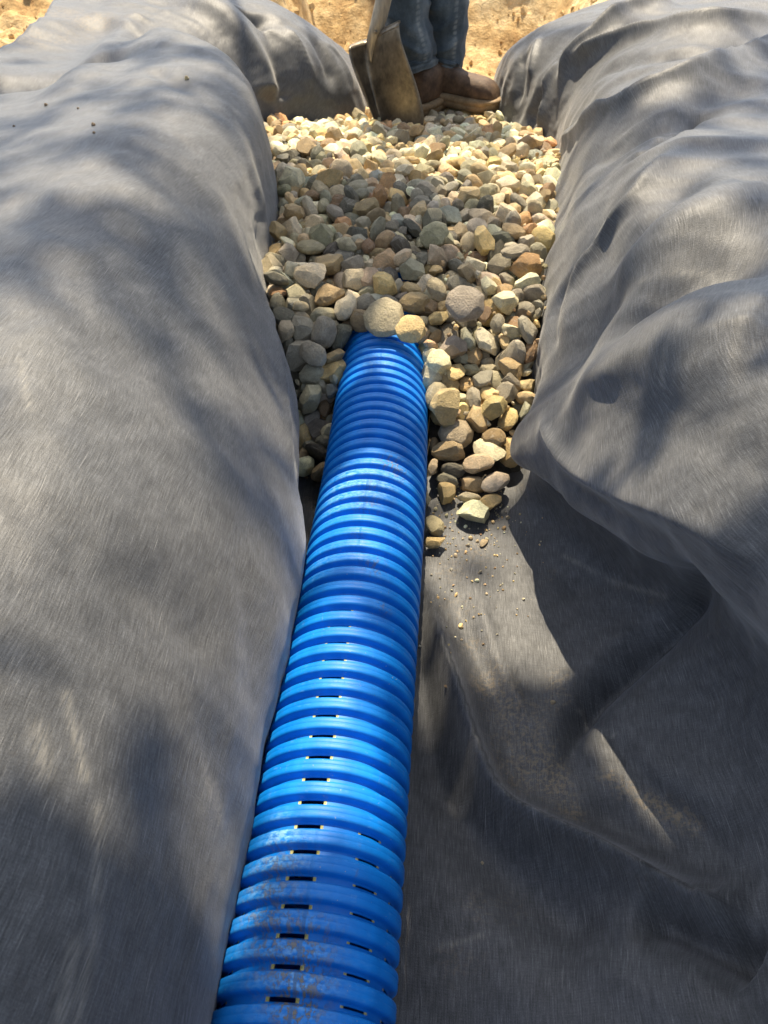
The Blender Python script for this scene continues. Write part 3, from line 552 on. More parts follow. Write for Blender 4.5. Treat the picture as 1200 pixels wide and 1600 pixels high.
# ---------------------------------------------------------------- gravel
# settled stones: shape, size, x, y, z (0.1 mm), rotation (1/100)
SETTLED = [9,235,416,6498,182,94,30,0,19,9,232,-1569,8131,1190,30,-3,-45,84,10,241,-1583,7779,708,56,1,80,-21,8,250,-1517,9254,1432,2,96,27,11,10,248,-1580,9922,1520,14,99,1,8,11,205,376,6187,123,75,12,-26,60,2,206,603,6923,478,83,14,-9,-53,12,223,-324,9136,1399,4,-3,18,-98,8,233,691,8762,1057,65,26,23,68,12,244,127,7053,429,67,6,57,46,
10,250,-142,11309,1603,54,-62,56,1,1,242,-780,9470,1490,68,69,-16,-18,8,228,1219,8859,1227,16,81,-32,-47,7,250,1044,10242,1651,96,-20,-1,20,6,173,225,8508,1119,43,-84,-34,2,6,202,608,10618,1645,21,76,-4,-61,2,209,870,7237,427,12,11,80,58,6,218,-384,9903,1480,8,-13,-71,-69,6,185,766,7769,729,2,95,9,29,10,236,-1776,10615,1596,30,-81,32,39,
15,243,-1489,8566,1213,49,37,5,-79,9,199,80,7323,666,20,73,-16,-64,5,214,-1240,9032,1370,68,51,21,48,6,180,388,9926,1466,89,16,43,4,12,250,-204,10622,1622,55,8,37,74,9,233,-2318,11345,1656,31,72,62,-7,10,185,117,6677,195,25,-87,-8,-41,8,193,-655,8918,1352,14,-17,47,85,13,231,135,7598,809,14,-26,48,-82,9,250,422,9238,1134,23,-70,0,-68,
11,200,-1122,8189,1136,18,-78,59,-16,9,206,971,7747,581,39,-42,-25,78,9,250,-1342,6964,200,55,9,-59,-58,10,191,-1826,9669,1477,60,-56,6,-57,2,164,412,7243,577,31,-4,80,51,12,250,-1538,8975,1235,39,85,35,5,2,194,1205,9807,1431,17,10,81,-55,12,250,525,11111,1609,56,8,-9,82,10,162,966,6626,151,12,-18,-1,-98,2,201,267,8272,921,4,-72,65,-24,
16,209,-1157,9663,1438,92,34,2,22,5,200,46,7878,788,54,-13,44,-71,16,232,1191,6788,279,44,-44,-78,8,9,172,-2056,8791,1315,8,-20,-96,-18,10,159,932,8025,764,24,-46,80,30,2,168,-370,8403,1262,47,54,-6,70,10,227,-1299,10757,1547,2,33,67,-67,7,203,-54,10259,1532,5,44,-51,73,8,250,1004,7163,175,19,97,11,5,16,185,66,6457,86,14,97,18,3,
10,183,-1983,9359,1372,55,-27,-15,-78,8,154,1042,8582,1060,53,50,23,-64,11,194,732,6695,135,7,-38,-91,12,9,176,-2246,9394,1552,14,-19,-33,-91,0,178,-1025,8850,1266,16,-20,-58,77,12,206,1412,10596,1456,16,53,-37,75,1,170,981,8392,904,8,98,-8,-15,1,183,-1802,8630,1228,4,82,-57,-7,10,238,-2754,15241,1325,14,-80,55,22,6,145,25,8964,1294,18,-24,95,-10,
0,216,-1889,10279,1604,7,48,87,-9,1,176,913,9381,1370,90,0,34,26,14,250,-2595,12805,1624,4,-24,-2,-97,10,137,643,8193,865,3,-97,-17,-15,0,250,-1863,13608,1511,9,-6,-62,78,14,242,-1954,12868,1612,15,-37,61,-68,10,157,-185,8469,1149,24,-16,-55,78,0,197,1487,10889,1568,54,-76,36,-7,10,165,551,6764,260,42,76,49,-7,2,183,1202,8312,729,13,83,53,-14,
7,250,-2130,11680,1600,81,-6,57,10,7,215,-778,10049,1515,89,32,-12,29,10,156,-2448,10731,1631,87,14,44,17,1,171,-889,8482,1266,3,-59,81,-3,3,222,-979,10883,1623,58,-11,74,-33,10,209,389,12395,1592,18,53,82,11,9,170,-1433,7228,309,80,-56,20,-2,1,163,-972,9116,1378,16,48,76,40,16,169,834,10113,1503,10,-98,-14,-9,5,183,1190,9345,1238,12,-88,36,-27,
8,167,1268,8660,1001,23,55,-35,-72,9,193,-1054,12133,1630,74,26,-62,4,7,188,415,8764,1106,68,-39,45,-42,16,250,1092,13227,1490,94,-5,-13,31,10,165,-1472,7640,311,1,53,-79,-30,3,179,1053,10931,1664,99,-3,13,-6,16,176,582,7712,594,22,52,-70,-44,12,149,-539,9995,1643,34,-11,72,-60,12,192,-1709,11601,1573,22,-42,-78,40,6,250,1194,14732,1225,20,26,-72,-61,
11,169,-1220,8347,1249,14,12,-29,-94,0,250,1223,12277,1543,73,10,41,54,8,153,-2001,8526,1261,24,-85,-10,-45,10,158,-1237,9931,1541,17,-14,98,3,1,190,-43,8200,887,21,81,-6,-55,16,250,96,11640,1560,75,-39,-12,-53,3,156,1060,7464,542,28,-65,65,27,12,206,183,8865,1099,37,-68,-61,17,9,198,-461,11205,1543,39,81,-33,-29,0,170,1323,9642,1318,73,-66,-6,-15,
2,188,-767,11995,1559,30,-59,-38,-65,8,250,-455,14141,1347,7,95,29,11,9,186,-1506,12181,1623,44,-7,-90,2,5,200,394,10826,1462,47,43,25,-73,3,167,-1581,8034,927,86,41,-23,20,2,177,-206,9673,1364,77,-38,-52,2,12,175,-1583,7015,239,66,54,43,29,9,202,-725,13606,1548,47,-3,-21,-86,14,170,54,8282,1033,32,76,-46,-33,8,142,280,6753,324,6,-49,-15,-86,
5,133,804,8943,1259,75,22,-33,52,8,250,1175,15655,1225,23,23,-5,-94,2,122,677,6428,77,3,52,85,9,10,178,173,9339,1293,22,-64,64,35,15,248,119,10558,1423,31,-84,-37,27,9,250,1468,13540,1379,6,73,-50,-46,7,250,1553,11242,1546,24,30,-54,-74,9,177,511,13426,1427,53,-79,21,24,13,203,234,9796,1279,51,2,52,68,7,250,-750,12381,1540,35,10,-85,-38,
6,111,321,6885,435,17,-93,31,-13,0,174,-1954,8457,1053,20,-56,-39,70,9,140,419,8191,790,56,-10,-11,82,15,245,-1725,15251,1303,63,-22,-43,61,2,140,649,9123,1258,30,55,-49,-61,7,169,-392,8829,1261,57,-53,-52,35,9,141,-1063,10304,1643,20,53,77,28,10,166,-580,10432,1600,89,-21,39,-2,2,114,871,6414,98,71,-51,44,-21,2,142,568,9557,1318,36,-30,-88,-5,
2,165,1213,7861,635,41,-67,-25,57,10,127,-2117,9729,1513,39,29,28,-83,3,183,674,11942,1605,55,-21,71,38,16,144,744,7566,523,9,-77,61,17,16,205,-2245,10210,1485,47,45,72,26,12,182,1061,11401,1594,29,64,-28,65,5,221,634,13988,1425,22,25,-60,73,15,250,-2087,12640,1495,80,-28,21,-48,4,144,117,9131,1366,58,0,-34,74,0,153,1426,11810,1658,64,-12,62,43,
17,250,1730,12938,1566,77,1,4,64,6,200,1647,16700,1051,87,43,-24,3,8,167,1444,10365,1320,60,32,-64,-35,15,155,-830,10545,1623,49,4,9,-86,6,186,-485,15008,1393,83,19,-44,-29,13,134,510,7889,704,44,-63,52,-38,0,184,-2192,9099,1292,65,42,44,46,0,183,365,7235,347,15,-16,12,97,9,224,449,12081,1482,46,11,51,-71,10,116,-1310,7857,824,6,-73,25,-63,
5,120,-1419,7850,534,63,28,7,-72,0,175,-1062,11477,1564,17,-45,41,77,6,109,-207,8924,1263,99,-6,0,15,9,161,223,10227,1430,12,-44,-66,60,9,157,-2383,9981,1513,15,16,-55,80,6,189,-1989,14831,1293,30,54,-13,77,2,207,-253,14745,1392,93,-28,-26,0,10,170,944,8636,870,53,-25,58,-57,13,250,739,9366,1164,45,35,-28,-77,7,153,519,8601,942,71,-15,-20,66,
5,182,1075,9577,1261,52,35,67,-41,15,142,-1359,10312,1630,6,95,-28,-15,7,181,-389,12007,1617,18,94,23,17,1,223,680,12727,1500,40,80,29,35,10,248,-894,10334,1396,40,-66,50,39,2,189,-1324,8313,1045,6,-56,64,-51,6,94,-423,8143,1223,23,-54,-41,69,14,250,-1751,8345,1015,69,-29,-67,-4,0,250,-1300,8693,1092,83,-13,-49,24,6,94,-177,8082,1047,35,-52,-10,77,
10,135,1624,12493,1579,51,10,84,-13,12,116,-150,8260,1100,44,-31,83,14,13,183,-1154,11652,1614,57,66,39,-28,15,141,1219,8008,734,41,84,-35,2,17,145,-1593,7750,435,43,10,18,-88,12,234,450,14248,1390,22,-14,25,-93,1,163,446,7487,552,13,93,33,-5,12,147,-2650,12307,1638,10,-89,37,-24,4,190,-1352,8113,897,7,71,70,2,10,111,-582,8748,1274,4,-27,96,6,
12,223,-2491,14990,1318,27,-70,-65,12,15,166,670,9911,1370,19,-3,-33,93,13,157,177,8131,777,43,-79,41,-15,12,168,967,9951,1369,25,-86,-20,40,2,174,1939,14022,1387,30,-25,-43,82,2,177,508,10546,1369,99,11,-5,-2,14,125,660,7183,542,55,-19,-81,10,2,136,479,8373,896,31,-12,8,94,2,156,1271,11085,1631,46,10,-27,-84,6,200,1495,16135,1085,90,27,-33,1,
16,135,972,8907,1165,49,-59,-39,-50,17,236,-1882,8424,759,52,15,-24,80,4,169,235,9081,1254,77,-31,0,-56,15,131,330,7553,678,15,24,95,-14,13,250,903,14943,1194,62,-22,-27,70,0,210,-1755,12370,1525,67,36,16,-63,7,146,1021,6826,248,80,22,49,26,3,165,252,7423,540,25,46,-62,-58,16,167,-2391,9779,1507,53,66,-14,51,10,176,-743,21113,422,27,-75,60,7,
1,223,-822,11167,1456,42,55,-53,50,5,187,-624,9184,1328,93,10,31,-18,2,120,-80,9996,1459,93,8,-14,-33,2,187,-1017,9542,1292,79,1,-37,-49,8,200,1576,11696,1498,76,-11,25,60,11,200,-2376,16660,1068,14,13,64,-74,1,126,-620,8474,1287,67,-33,17,-64,2,118,-2204,9251,1417,7,9,-97,23,5,153,-388,9497,1403,27,1,10,96,1,205,1009,11618,1603,68,63,34,-15,
12,208,-1035,15348,1197,1,43,88,20,8,158,12,9671,1258,46,-66,-48,34,10,174,-222,17109,1080,47,49,-9,73,12,181,32,13459,1438,21,43,-60,64,14,199,-1512,11801,1511,48,61,1,63,3,211,72,13086,1423,45,21,-37,-78,10,181,-586,11776,1448,12,82,-28,-48,11,144,677,9694,1399,80,-9,55,24,6,200,-1275,21215,302,92,12,38,-1,14,233,-473,13426,1411,83,-44,2,-34,
6,176,91,15563,1180,20,63,65,37,7,100,748,5602,71,22,-58,-68,39,14,228,819,10597,1421,77,-36,-38,35,6,200,-994,16944,1016,83,38,-37,17,2,164,888,12557,1497,70,10,5,-71,16,220,79,6957,156,1,-96,-13,26,12,146,-1912,11807,1602,34,-57,-71,23,14,238,769,8316,712,32,89,24,-23,14,166,-2278,10930,1571,63,-32,-25,66,0,110,-1863,9035,1336,13,-7,6,-99,
14,158,-1705,7516,297,43,-39,-79,-19,0,155,1733,12451,1440,18,-42,87,19,7,198,-1712,12023,1536,83,7,-7,55,16,169,918,10852,1558,91,-37,-11,15,2,200,-377,16014,1209,66,35,-4,-66,10,111,896,9627,1394,16,-97,-19,8,6,189,2067,17040,867,36,79,33,-36,5,187,-1329,7438,283,79,-51,13,33,6,85,-1285,7910,955,16,55,55,-61,9,200,260,20119,500,87,-2,13,47,
4,165,1422,12909,1505,13,10,76,63,13,173,-387,11645,1614,25,3,96,12,17,155,405,9508,1285,92,-10,33,-16,16,182,751,13558,1448,40,-89,21,0,8,110,-22,8735,1131,67,13,66,-32,10,171,-1526,17410,986,5,-92,-14,37,0,153,-1370,12387,1591,98,7,-5,-18,2,163,-2046,10119,1421,73,31,-32,52,9,200,-1198,16627,1039,77,-22,-38,-45,10,195,-1370,14129,1349,15,-62,-46,-62,
4,236,195,14549,1347,87,-19,-13,-43,6,200,-2247,19983,552,46,-79,35,21,8,186,876,11828,1512,76,-54,-16,32,15,200,1775,16221,951,19,15,88,42,1,193,-1294,14761,1300,20,-89,-22,34,12,137,-2153,10592,1555,34,-35,-87,1,6,158,-95,12683,1509,67,-29,-51,-46,15,140,886,7457,434,39,56,23,-70,2,221,-702,9756,1367,61,32,-24,69,2,172,1889,15328,1130,16,14,97,14,
13,182,-1801,9230,1222,64,52,44,36,3,220,383,13837,1364,38,25,40,79,10,147,-1599,10307,1533,15,-50,85,3,6,189,-2850,13771,1417,62,-51,-36,48,7,250,-2470,14513,1251,5,17,-89,-42,10,200,666,17361,898,36,82,-45,-7,12,200,14,22129,318,97,-23,1,4,12,85,810,6861,230,18,14,-12,-97,1,198,-2822,13120,1569,67,36,4,65,12,200,1050,17459,917,10,74,60,30,
16,129,-739,8641,1275,13,62,77,9,16,149,1232,10288,1441,69,58,42,-7,3,171,-1472,12774,1554,99,9,-6,6,2,106,1368,9459,1290,8,-54,-64,55,1,237,46,11012,1391,77,-9,-52,37,6,176,436,16795,1037,37,-25,89,6,3,112,56,9911,1337,42,-8,-42,80,13,203,606,11629,1556,6,99,9,6,1,148,-219,8799,1135,65,75,-13,2,12,143,219,11956,1557,31,46,37,-75,
2,182,1141,18418,800,62,39,-53,43,4,167,49,10812,1499,3,-83,-18,-53,16,244,-429,12765,1522,13,-5,14,-98,11,200,-1510,16007,1167,19,13,73,64,11,193,-1434,11570,1464,30,45,-83,15,13,230,-1014,12930,1457,15,-55,-32,76,15,166,1255,11703,1480,31,-37,87,6,2,243,1544,14130,1314,47,3,40,79,8,169,-1023,13326,1457,91,19,21,29,1,187,-1757,7798,272,74,4,-67,-1,
1,168,-687,17243,1095,93,-18,-12,-28,5,174,-1071,13709,1427,20,3,95,21,15,204,322,11288,1384,80,-48,35,5,7,151,-106,13278,1486,69,-70,16,1,7,200,932,23016,224,5,97,-9,24,12,199,-253,14431,1342,81,-29,6,51,15,191,-1025,14118,1349,84,40,21,-31,1,157,367,11772,1521,16,85,45,22,15,200,-2415,15876,1195,75,18,15,61,13,137,-1336,11709,1567,27,-89,-21,-31,
13,148,772,11426,1511,18,49,-35,-78,8,183,-2273,12413,1484,81,1,-17,-56,13,175,-2635,13578,1459,2,4,-99,-11,9,160,-2045,16770,1043,23,36,72,-54,9,200,1654,19219,556,29,-11,-89,-35,10,123,-1215,11244,1585,90,24,7,35,4,160,-961,9640,1489,90,18,39,2,8,232,-1527,13046,1448,17,-53,29,78,8,138,-43,15701,1349,10,33,-50,-79,0,250,-2327,13902,1279,46,-58,66,12,
11,115,714,8437,865,22,96,-17,-5,11,117,532,8137,707,8,-19,9,98,9,200,-3701,17134,1003,2,76,-16,63,16,220,-3032,15094,1168,35,-87,33,-4,7,133,-1911,12075,1621,50,-19,-58,62,7,223,-428,10592,1418,42,77,-36,-31,14,151,991,8230,758,25,-33,-89,-20,6,91,-1207,10373,1635,17,-90,-27,-30,10,150,-1516,11151,1482,1,40,67,63,11,182,-687,11413,1516,50,64,-41,-41,
14,172,663,15295,1244,28,-86,40,15,10,200,-1359,23969,57,12,82,-55,8,14,85,1135,6553,98,3,-32,33,89,13,170,1148,10033,1421,66,-27,-37,-60,3,118,715,8013,759,92,16,7,-35,1,165,-1873,8923,1203,24,-6,-16,96,9,142,356,15913,1190,11,-74,59,31,6,144,1209,8655,817,49,-3,87,-9,0,171,935,15407,1225,15,-88,1,45,0,137,-441,12287,1598,29,-77,31,47,
1,147,-3335,16668,1050,92,28,-12,-23,3,134,705,8608,798,31,49,-41,70,10,170,544,18021,900,29,-81,-50,6,3,171,-629,14723,1319,24,3,31,92,4,185,-297,12523,1584,33,-24,24,-88,2,152,-2206,14516,1310,39,28,-79,-38,7,120,-1322,7543,425,51,11,-47,-71,12,200,-2431,16936,1083,48,-28,-45,-70,10,200,-450,22196,191,52,-13,84,-3,16,150,490,10119,1469,4,-25,-97,7,
2,200,-498,20693,320,36,-85,23,-30,10,85,796,9782,1414,29,-91,26,13,17,192,367,6972,276,94,13,-31,-10,12,200,-2754,17022,1011,88,38,-14,24,17,135,-1089,8677,1161,43,-44,-31,72,11,166,-1447,13408,1474,62,-20,50,-56,13,184,-3259,15304,1175,2,85,-38,-38,2,108,919,8793,1064,35,73,-38,-45,4,211,-1658,13930,1405,99,13,-9,4,10,162,-1344,13634,1412,11,92,-32,-18,
1,198,1074,9367,1038,73,-17,22,-63,9,177,2222,17327,907,86,-8,-3,-51,6,200,-2871,19056,608,48,77,-39,13,12,200,-3510,15875,1094,32,-20,24,-90,17,183,-2240,10430,1546,38,37,-78,34,2,179,-995,17956,881,86,41,30,4,6,149,-3503,17735,976,35,-62,-34,61,13,176,1433,17666,910,17,96,-17,11,11,177,-3173,14836,1217,98,0,-8,-17,14,152,390,7863,582,19,74,-64,14,
12,113,-2624,12055,1487,47,36,23,-77,4,125,1231,10712,1585,78,59,-10,-18,4,164,-1024,10105,1391,44,-18,71,52,11,240,599,7086,259,14,-15,97,-9,0,146,1076,11974,1570,97,9,-14,-16,9,94,253,7832,779,89,4,-25,38,9,156,-3142,17611,930,59,74,32,-2,10,136,-1890,11609,1446,91,21,18,30,2,85,1221,8471,830,29,-29,6,91,10,98,-2473,10544,1457,16,5,91,-39,
4,137,-124,9482,1294,40,89,-18,-7,17,161,14,11986,1559,29,-66,66,21,9,133,860,13355,1481,59,4,69,-43,9,187,-501,10205,1488,88,4,-26,-40,9,93,1342,9369,1162,88,32,-18,29,6,145,181,18556,740,34,5,-12,-93,16,220,161,10093,1257,19,16,5,97,4,248,-115,9258,1239,16,82,-53,-17,11,134,-1257,12986,1473,66,-70,-27,2,14,175,-2031,11440,1440,53,40,-70,-25,
12,196,-545,17031,975,22,-92,27,-17,3,170,1512,14393,1382,1,-28,-87,40,1,146,903,6917,113,31,-4,-6,95,9,119,810,9688,1276,22,62,73,20,5,187,-3946,18105,868,70,38,30,53,16,200,-2318,15507,1136,24,-12,67,69,15,200,-2223,13030,1467,69,37,-1,62,11,119,1056,12636,1501,67,30,54,41,0,184,-3490,17419,967,90,39,22,4,13,195,-2644,14176,1277,62,-9,75,-21,
16,173,-2013,20471,448,19,-9,-97,14,9,200,-1437,20212,413,53,-16,50,-66,8,124,582,7345,479,20,31,77,-53,6,150,-1672,8272,783,74,8,-10,-66,0,200,-3628,16153,1129,8,-29,95,12,16,149,-830,13414,1416,29,46,74,39,13,175,-711,15388,1226,87,-40,-5,-29,0,188,1718,17630,940,22,80,-56,-6,12,157,372,15379,1197,18,-46,85,18,15,195,-872,9283,1289,5,94,33,6,
3,200,51,17356,952,29,94,10,-13,2,183,-1565,22675,218,51,49,69,16,10,144,721,22726,162,10,-87,39,28,0,154,-1393,9754,1350,50,-77,39,-11,5,85,-1075,10167,1523,36,54,67,36,9,86,568,9373,1260,88,25,-36,-18,6,134,328,8573,949,92,-32,14,-19,12,170,-2284,9403,1286,16,70,-4,-69,6,221,-207,9989,1225,11,28,41,86,16,200,617,16025,1098,71,40,19,-55,
6,121,1755,14270,1341,19,-57,76,-26,17,155,-47,14583,1385,7,74,65,15,8,149,-928,16045,1077,41,-44,39,69,5,200,430,21353,265,7,-39,-73,-56,15,225,22,14320,1265,80,-11,1,-59,9,207,953,10253,1376,34,-92,17,13,12,233,-2859,14400,1256,39,-25,55,70,2,213,716,8078,577,89,5,15,43,3,158,1295,20540,478,48,23,-85,4,8,200,992,14011,1337,54,-9,52,66,
6,220,835,9036,1010,20,19,96,-6,0,200,2270,16947,790,2,57,-80,19,9,167,-196,11759,1593,26,46,18,-83,9,147,-2037,9621,1319,0,-73,-59,-35,16,177,-1208,22496,275,12,-8,-99,9,11,105,-627,11071,1525,41,0,88,23,1,200,-1868,21095,351,40,-22,-48,-75,9,171,-2197,13647,1372,40,54,63,-39,12,200,-1677,23882,68,92,-2,-39,-3,15,190,181,12541,1414,22,-65,-38,-62,
7,250,1278,12673,1457,75,-29,7,58,5,248,-2404,12770,1386,57,3,31,76,9,99,-1728,12941,1527,36,-67,-8,64,12,186,-238,20754,297,43,-63,59,-27,2,158,-1404,8031,440,84,2,-18,51,13,250,844,11206,1398,88,25,32,25,2,196,-2624,17875,920,26,-65,70,-14,1,107,-587,9589,1392,42,-79,-44,-4,12,139,-2559,12343,1507,94,8,-30,-12,15,189,1855,13790,1303,11,52,56,63,
16,124,-1985,9115,1296,10,79,60,-1,3,166,-1545,7469,209,22,77,-59,-9,13,200,271,17595,926,1,79,59,-19,2,200,-607,23544,82,8,77,-63,-5,10,116,-1887,14588,1328,5,-77,54,32,13,137,293,7980,697,17,71,60,33,6,200,-4083,18609,786,39,-70,-11,59,7,152,99,14017,1331,81,41,-31,29,10,137,-60,8955,1082,16,-16,-97,-1,10,200,725,15525,1151,12,-51,49,70,
4,185,-176,13058,1480,57,-41,17,-69,8,132,-2857,16571,1144,66,41,62,-11,8,200,2024,17630,849,8,99,0,-9,12,148,-184,12327,1561,32,59,70,24,10,200,-1723,21596,223,16,-67,72,-7,15,213,-1697,14644,1244,26,-67,67,-21,9,148,236,16149,1170,10,-5,34,93,1,118,-1481,14789,1309,24,-18,55,-78,10,200,-898,17260,915,46,79,12,-40,8,214,-2529,13383,1344,24,93,27,10,
8,175,603,17613,937,83,-53,-16,12,6,162,1068,16667,1017,27,-22,92,-14,1,97,-1398,10590,1607,23,65,-72,-5,6,164,-1016,21923,195,77,21,-20,57,12,106,-115,11947,1659,6,-76,32,56,11,118,-277,10152,1547,20,69,46,53,4,166,1887,17047,1001,8,-53,-81,23,9,125,-2391,14743,1318,70,53,-36,32,5,109,-1316,7793,394,37,-80,-28,38,11,199,-1695,15599,1235,37,-36,83,20,
0,200,899,19975,430,27,72,-60,-22,0,175,-37,8502,940,57,-71,38,-17,13,157,969,13645,1447,91,12,0,40,8,178,-760,14080,1406,31,-68,46,49,7,205,-1404,10013,1276,67,13,73,7,1,189,-1958,22375,154,28,-51,-25,-77,15,111,-2030,10495,1621,68,-29,-13,66,14,200,-2327,19150,586,6,-67,73,-9,10,168,-2004,10778,1489,38,26,-81,-35,1,200,1071,20890,345,24,94,20,-11,
3,198,1177,7682,477,41,3,71,-57,7,137,-564,11093,1419,5,-34,-81,48,1,200,-387,22562,233,14,-58,81,-1,5,111,-761,16612,1007,12,40,85,31,2,122,-519,12517,1584,18,20,14,95,1,166,333,23682,32,17,98,3,5,12,178,60,21313,244,42,-8,-55,72,6,169,1032,12843,1413,74,-9,-63,23,12,162,-1849,16906,973,26,-72,47,-44,16,115,-2551,12157,1541,24,-3,-82,52,
6,133,-682,20181,353,23,-50,-12,83,6,104,-1237,13166,1455,85,49,-1,-21,13,151,565,22133,215,6,0,-58,81,1,200,1103,20565,308,73,46,-51,4,7,174,174,15168,1221,35,90,18,-19,5,140,1631,11990,1479,76,58,16,-24,9,150,2100,15611,1062,29,37,88,5,10,90,531,15520,1260,48,42,55,54,12,171,-1743,17384,924,10,72,14,67,15,162,-542,13024,1477,24,-13,96,10,
6,144,184,17069,973,11,-31,34,88,2,142,-1539,10897,1469,24,77,-58,-14,11,143,-1619,20778,390,85,51,13,-1,9,125,265,13467,1359,41,-49,-13,-76,10,145,-1662,7280,150,57,-39,-57,44,2,244,116,7968,510,1,-78,-51,-37,10,224,-926,11652,1397,91,-31,-6,27,12,158,1184,8130,545,23,-24,87,36,15,177,2059,18509,652,63,-35,69,-6,5,138,-807,12947,1510,44,-54,-66,30,
6,107,-373,21508,284,78,-49,16,36,1,140,-1555,11399,1488,84,-50,18,7,3,206,-1227,10253,1426,73,11,7,67,1,186,-1707,22269,217,51,-17,-24,81,9,198,-2019,20865,392,36,60,-70,12,10,137,-2590,19165,609,44,70,47,-31,15,181,-1889,22555,267,4,94,-33,-7,14,153,-1374,10143,1528,33,-68,-58,32,13,165,-213,15552,1249,52,35,-1,-78,5,108,-2189,11347,1462,88,1,25,41,
17,115,196,10815,1501,28,19,28,90,2,200,-1247,17744,806,43,79,19,40,4,182,-2096,23402,156,43,-7,89,-12,3,107,-2162,16470,1074,33,-10,4,-94,7,164,-2619,12597,1488,36,-93,1,-6,3,148,1752,14717,1255,50,58,21,61,6,169,916,15775,1186,57,-71,37,19,9,200,-1844,19575,497,6,-23,84,-49,1,237,-671,10972,1356,43,-52,-12,-72,0,176,-1290,12075,1514,37,41,82,-14,
16,188,724,21363,221,43,-15,-46,76,4,173,-2429,10394,1436,78,-42,-9,46,10,102,2074,14785,1248,63,52,44,-38,14,200,-3352,16886,1032,17,88,-43,-5,5,133,668,10181,1391,15,-90,35,19,8,138,-1381,18827,691,60,-37,71,5,12,181,-2651,18646,745,3,91,34,-23,11,165,-1178,9346,1281,66,-10,32,-68,14,200,-2050,18117,776,7,-26,35,90,1,159,-3344,18169,866,14,96,24,-10,
7,158,-1489,18673,705,12,15,5,98,7,200,-1525,15643,1118,11,57,68,44,4,160,1102,15036,1181,73,19,-64,12,15,159,-1990,17022,1054,32,-48,78,-26,2,217,-2312,10742,1419,98,-12,-8,15,15,223,1768,13062,1348,32,-71,50,-38,6,183,-1433,21773,237,28,-96,5,5,1,133,-2520,11403,1470,54,1,84,-9,7,146,-1768,18925,700,84,-19,-14,49,6,186,-772,22071,221,68,-72,-1,14,
7,231,-3054,15460,1129,78,41,-24,40,10,135,8,19808,461,21,76,49,-37,2,149,-3895,17267,981,29,-15,-94,-8,17,219,1499,13029,1460,91,40,-11,0,16,200,-2127,15780,1148,47,-13,-12,-87,13,138,1079,9082,1133,50,19,3,-84,6,194,-3191,19554,449,49,-52,27,-64,8,184,1357,18167,770,82,49,25,13,3,240,-1659,9825,1246,94,-1,-15,-29,8,250,-1503,15039,1158,52,56,-40,-51,
9,200,969,19485,473,23,14,96,-5,12,145,-2081,19425,590,45,10,-12,-88,9,200,-4224,18025,825,93,23,23,17,6,151,639,14939,1199,41,-86,-13,-27,16,201,1477,12408,1431,50,5,-81,30,12,147,-1154,16054,1097,5,-90,26,34,0,134,100,8661,950,19,-27,-74,-58,13,178,-866,20991,252,27,13,-61,74,5,85,-883,9787,1504,61,-68,-40,8,8,145,732,21703,229,23,-49,-37,-76,
5,171,-2319,12142,1494,57,-73,-36,9,1,200,771,16568,985,70,-48,27,45,16,119,595,7503,425,83,8,-39,-39,13,198,537,19839,438,72,-45,-42,-33,12,151,-435,20197,314,93,-27,13,-22,2,159,-1840,20656,350,38,-74,30,47,7,148,-122,20117,432,56,-36,41,-62,16,176,-3541,16619,964,73,0,18,-66,15,200,-2690,19990,394,28,-82,4,49,3,128,-918,14468,1340,9,-46,-71,-52,
9,126,-1053,20917,254,28,53,52,61,6,189,-391,22872,138,35,55,70,-28,0,200,-531,16627,993,55,3,28,-79,13,175,-2074,17499,978,48,-50,51,-51,6,231,-1734,11290,1356,35,-30,88,10,0,130,-2076,10358,1456,20,60,21,74,6,208,-1187,11914,1425,8,17,75,64,12,162,-169,13599,1396,36,69,62,-6,5,95,1070,8890,1057,23,84,-27,41,11,143,926,9523,1057,1,57,-77,29,
16,130,-1919,8285,509,73,16,-65,-13,6,148,300,8275,633,41,64,20,61,6,200,-2670,16754,955,92,7,-7,37,3,124,-368,11432,1533,45,59,3,67,0,133,1888,18599,715,40,-59,-64,28,3,195,-4075,18305,806,60,62,5,-51,3,177,2103,15983,976,59,-15,11,-79,16,85,395,9836,1278,82,15,-50,-22,12,132,381,8056,560,40,36,58,-61,12,178,7,7513,272,84,17,51,7,
7,91,930,12355,1454,89,43,1,17,9,168,-459,19061,558,16,28,-27,-91,10,165,-797,18906,601,12,97,17,11,7,207,-1992,15382,1206,54,-40,13,73,8,118,-2589,11687,1490,74,-2,68,-2,10,250,1591,12715,1372,92,-6,-24,-31,12,200,221,21668,220,2,-54,72,-44,17,119,1353,9204,1127,13,-76,-44,47,2,200,-1610,17890,855,38,34,49,-71,3,124,489,24100,-24,43,-85,-7,-30,
5,222,-1766,10138,1360,11,89,-20,-39,9,226,-1819,9545,1124,45,54,-63,-35,6,147,1628,13250,1406,8,95,30,-1,3,104,-1739,13393,1425,51,-39,3,-77,10,108,-3462,15411,1186,4,64,76,-9,8,195,-1373,16173,1052,96,14,22,-11,12,200,-1128,15686,1100,87,46,10,15,16,144,-1118,14989,1211,8,9,53,84,14,122,1656,13748,1385,54,-6,-69,48,12,125,267,20969,388,36,10,24,90,
2,179,-535,17349,940,37,-89,-25,-8,10,95,1227,13963,1350,72,-15,45,50,13,168,-1419,8083,627,19,53,82,9,1,115,-806,9051,1282,45,-15,22,-85,3,165,744,7664,398,37,-91,20,-7,9,239,-560,12136,1360,3,-80,6,-59,3,110,-71,8634,1073,37,5,51,77,10,196,-856,12123,1359,83,27,49,-3,7,180,-1134,20678,257,11,81,-58,-2,4,200,-1930,16237,1006,36,-15,-92,-3,
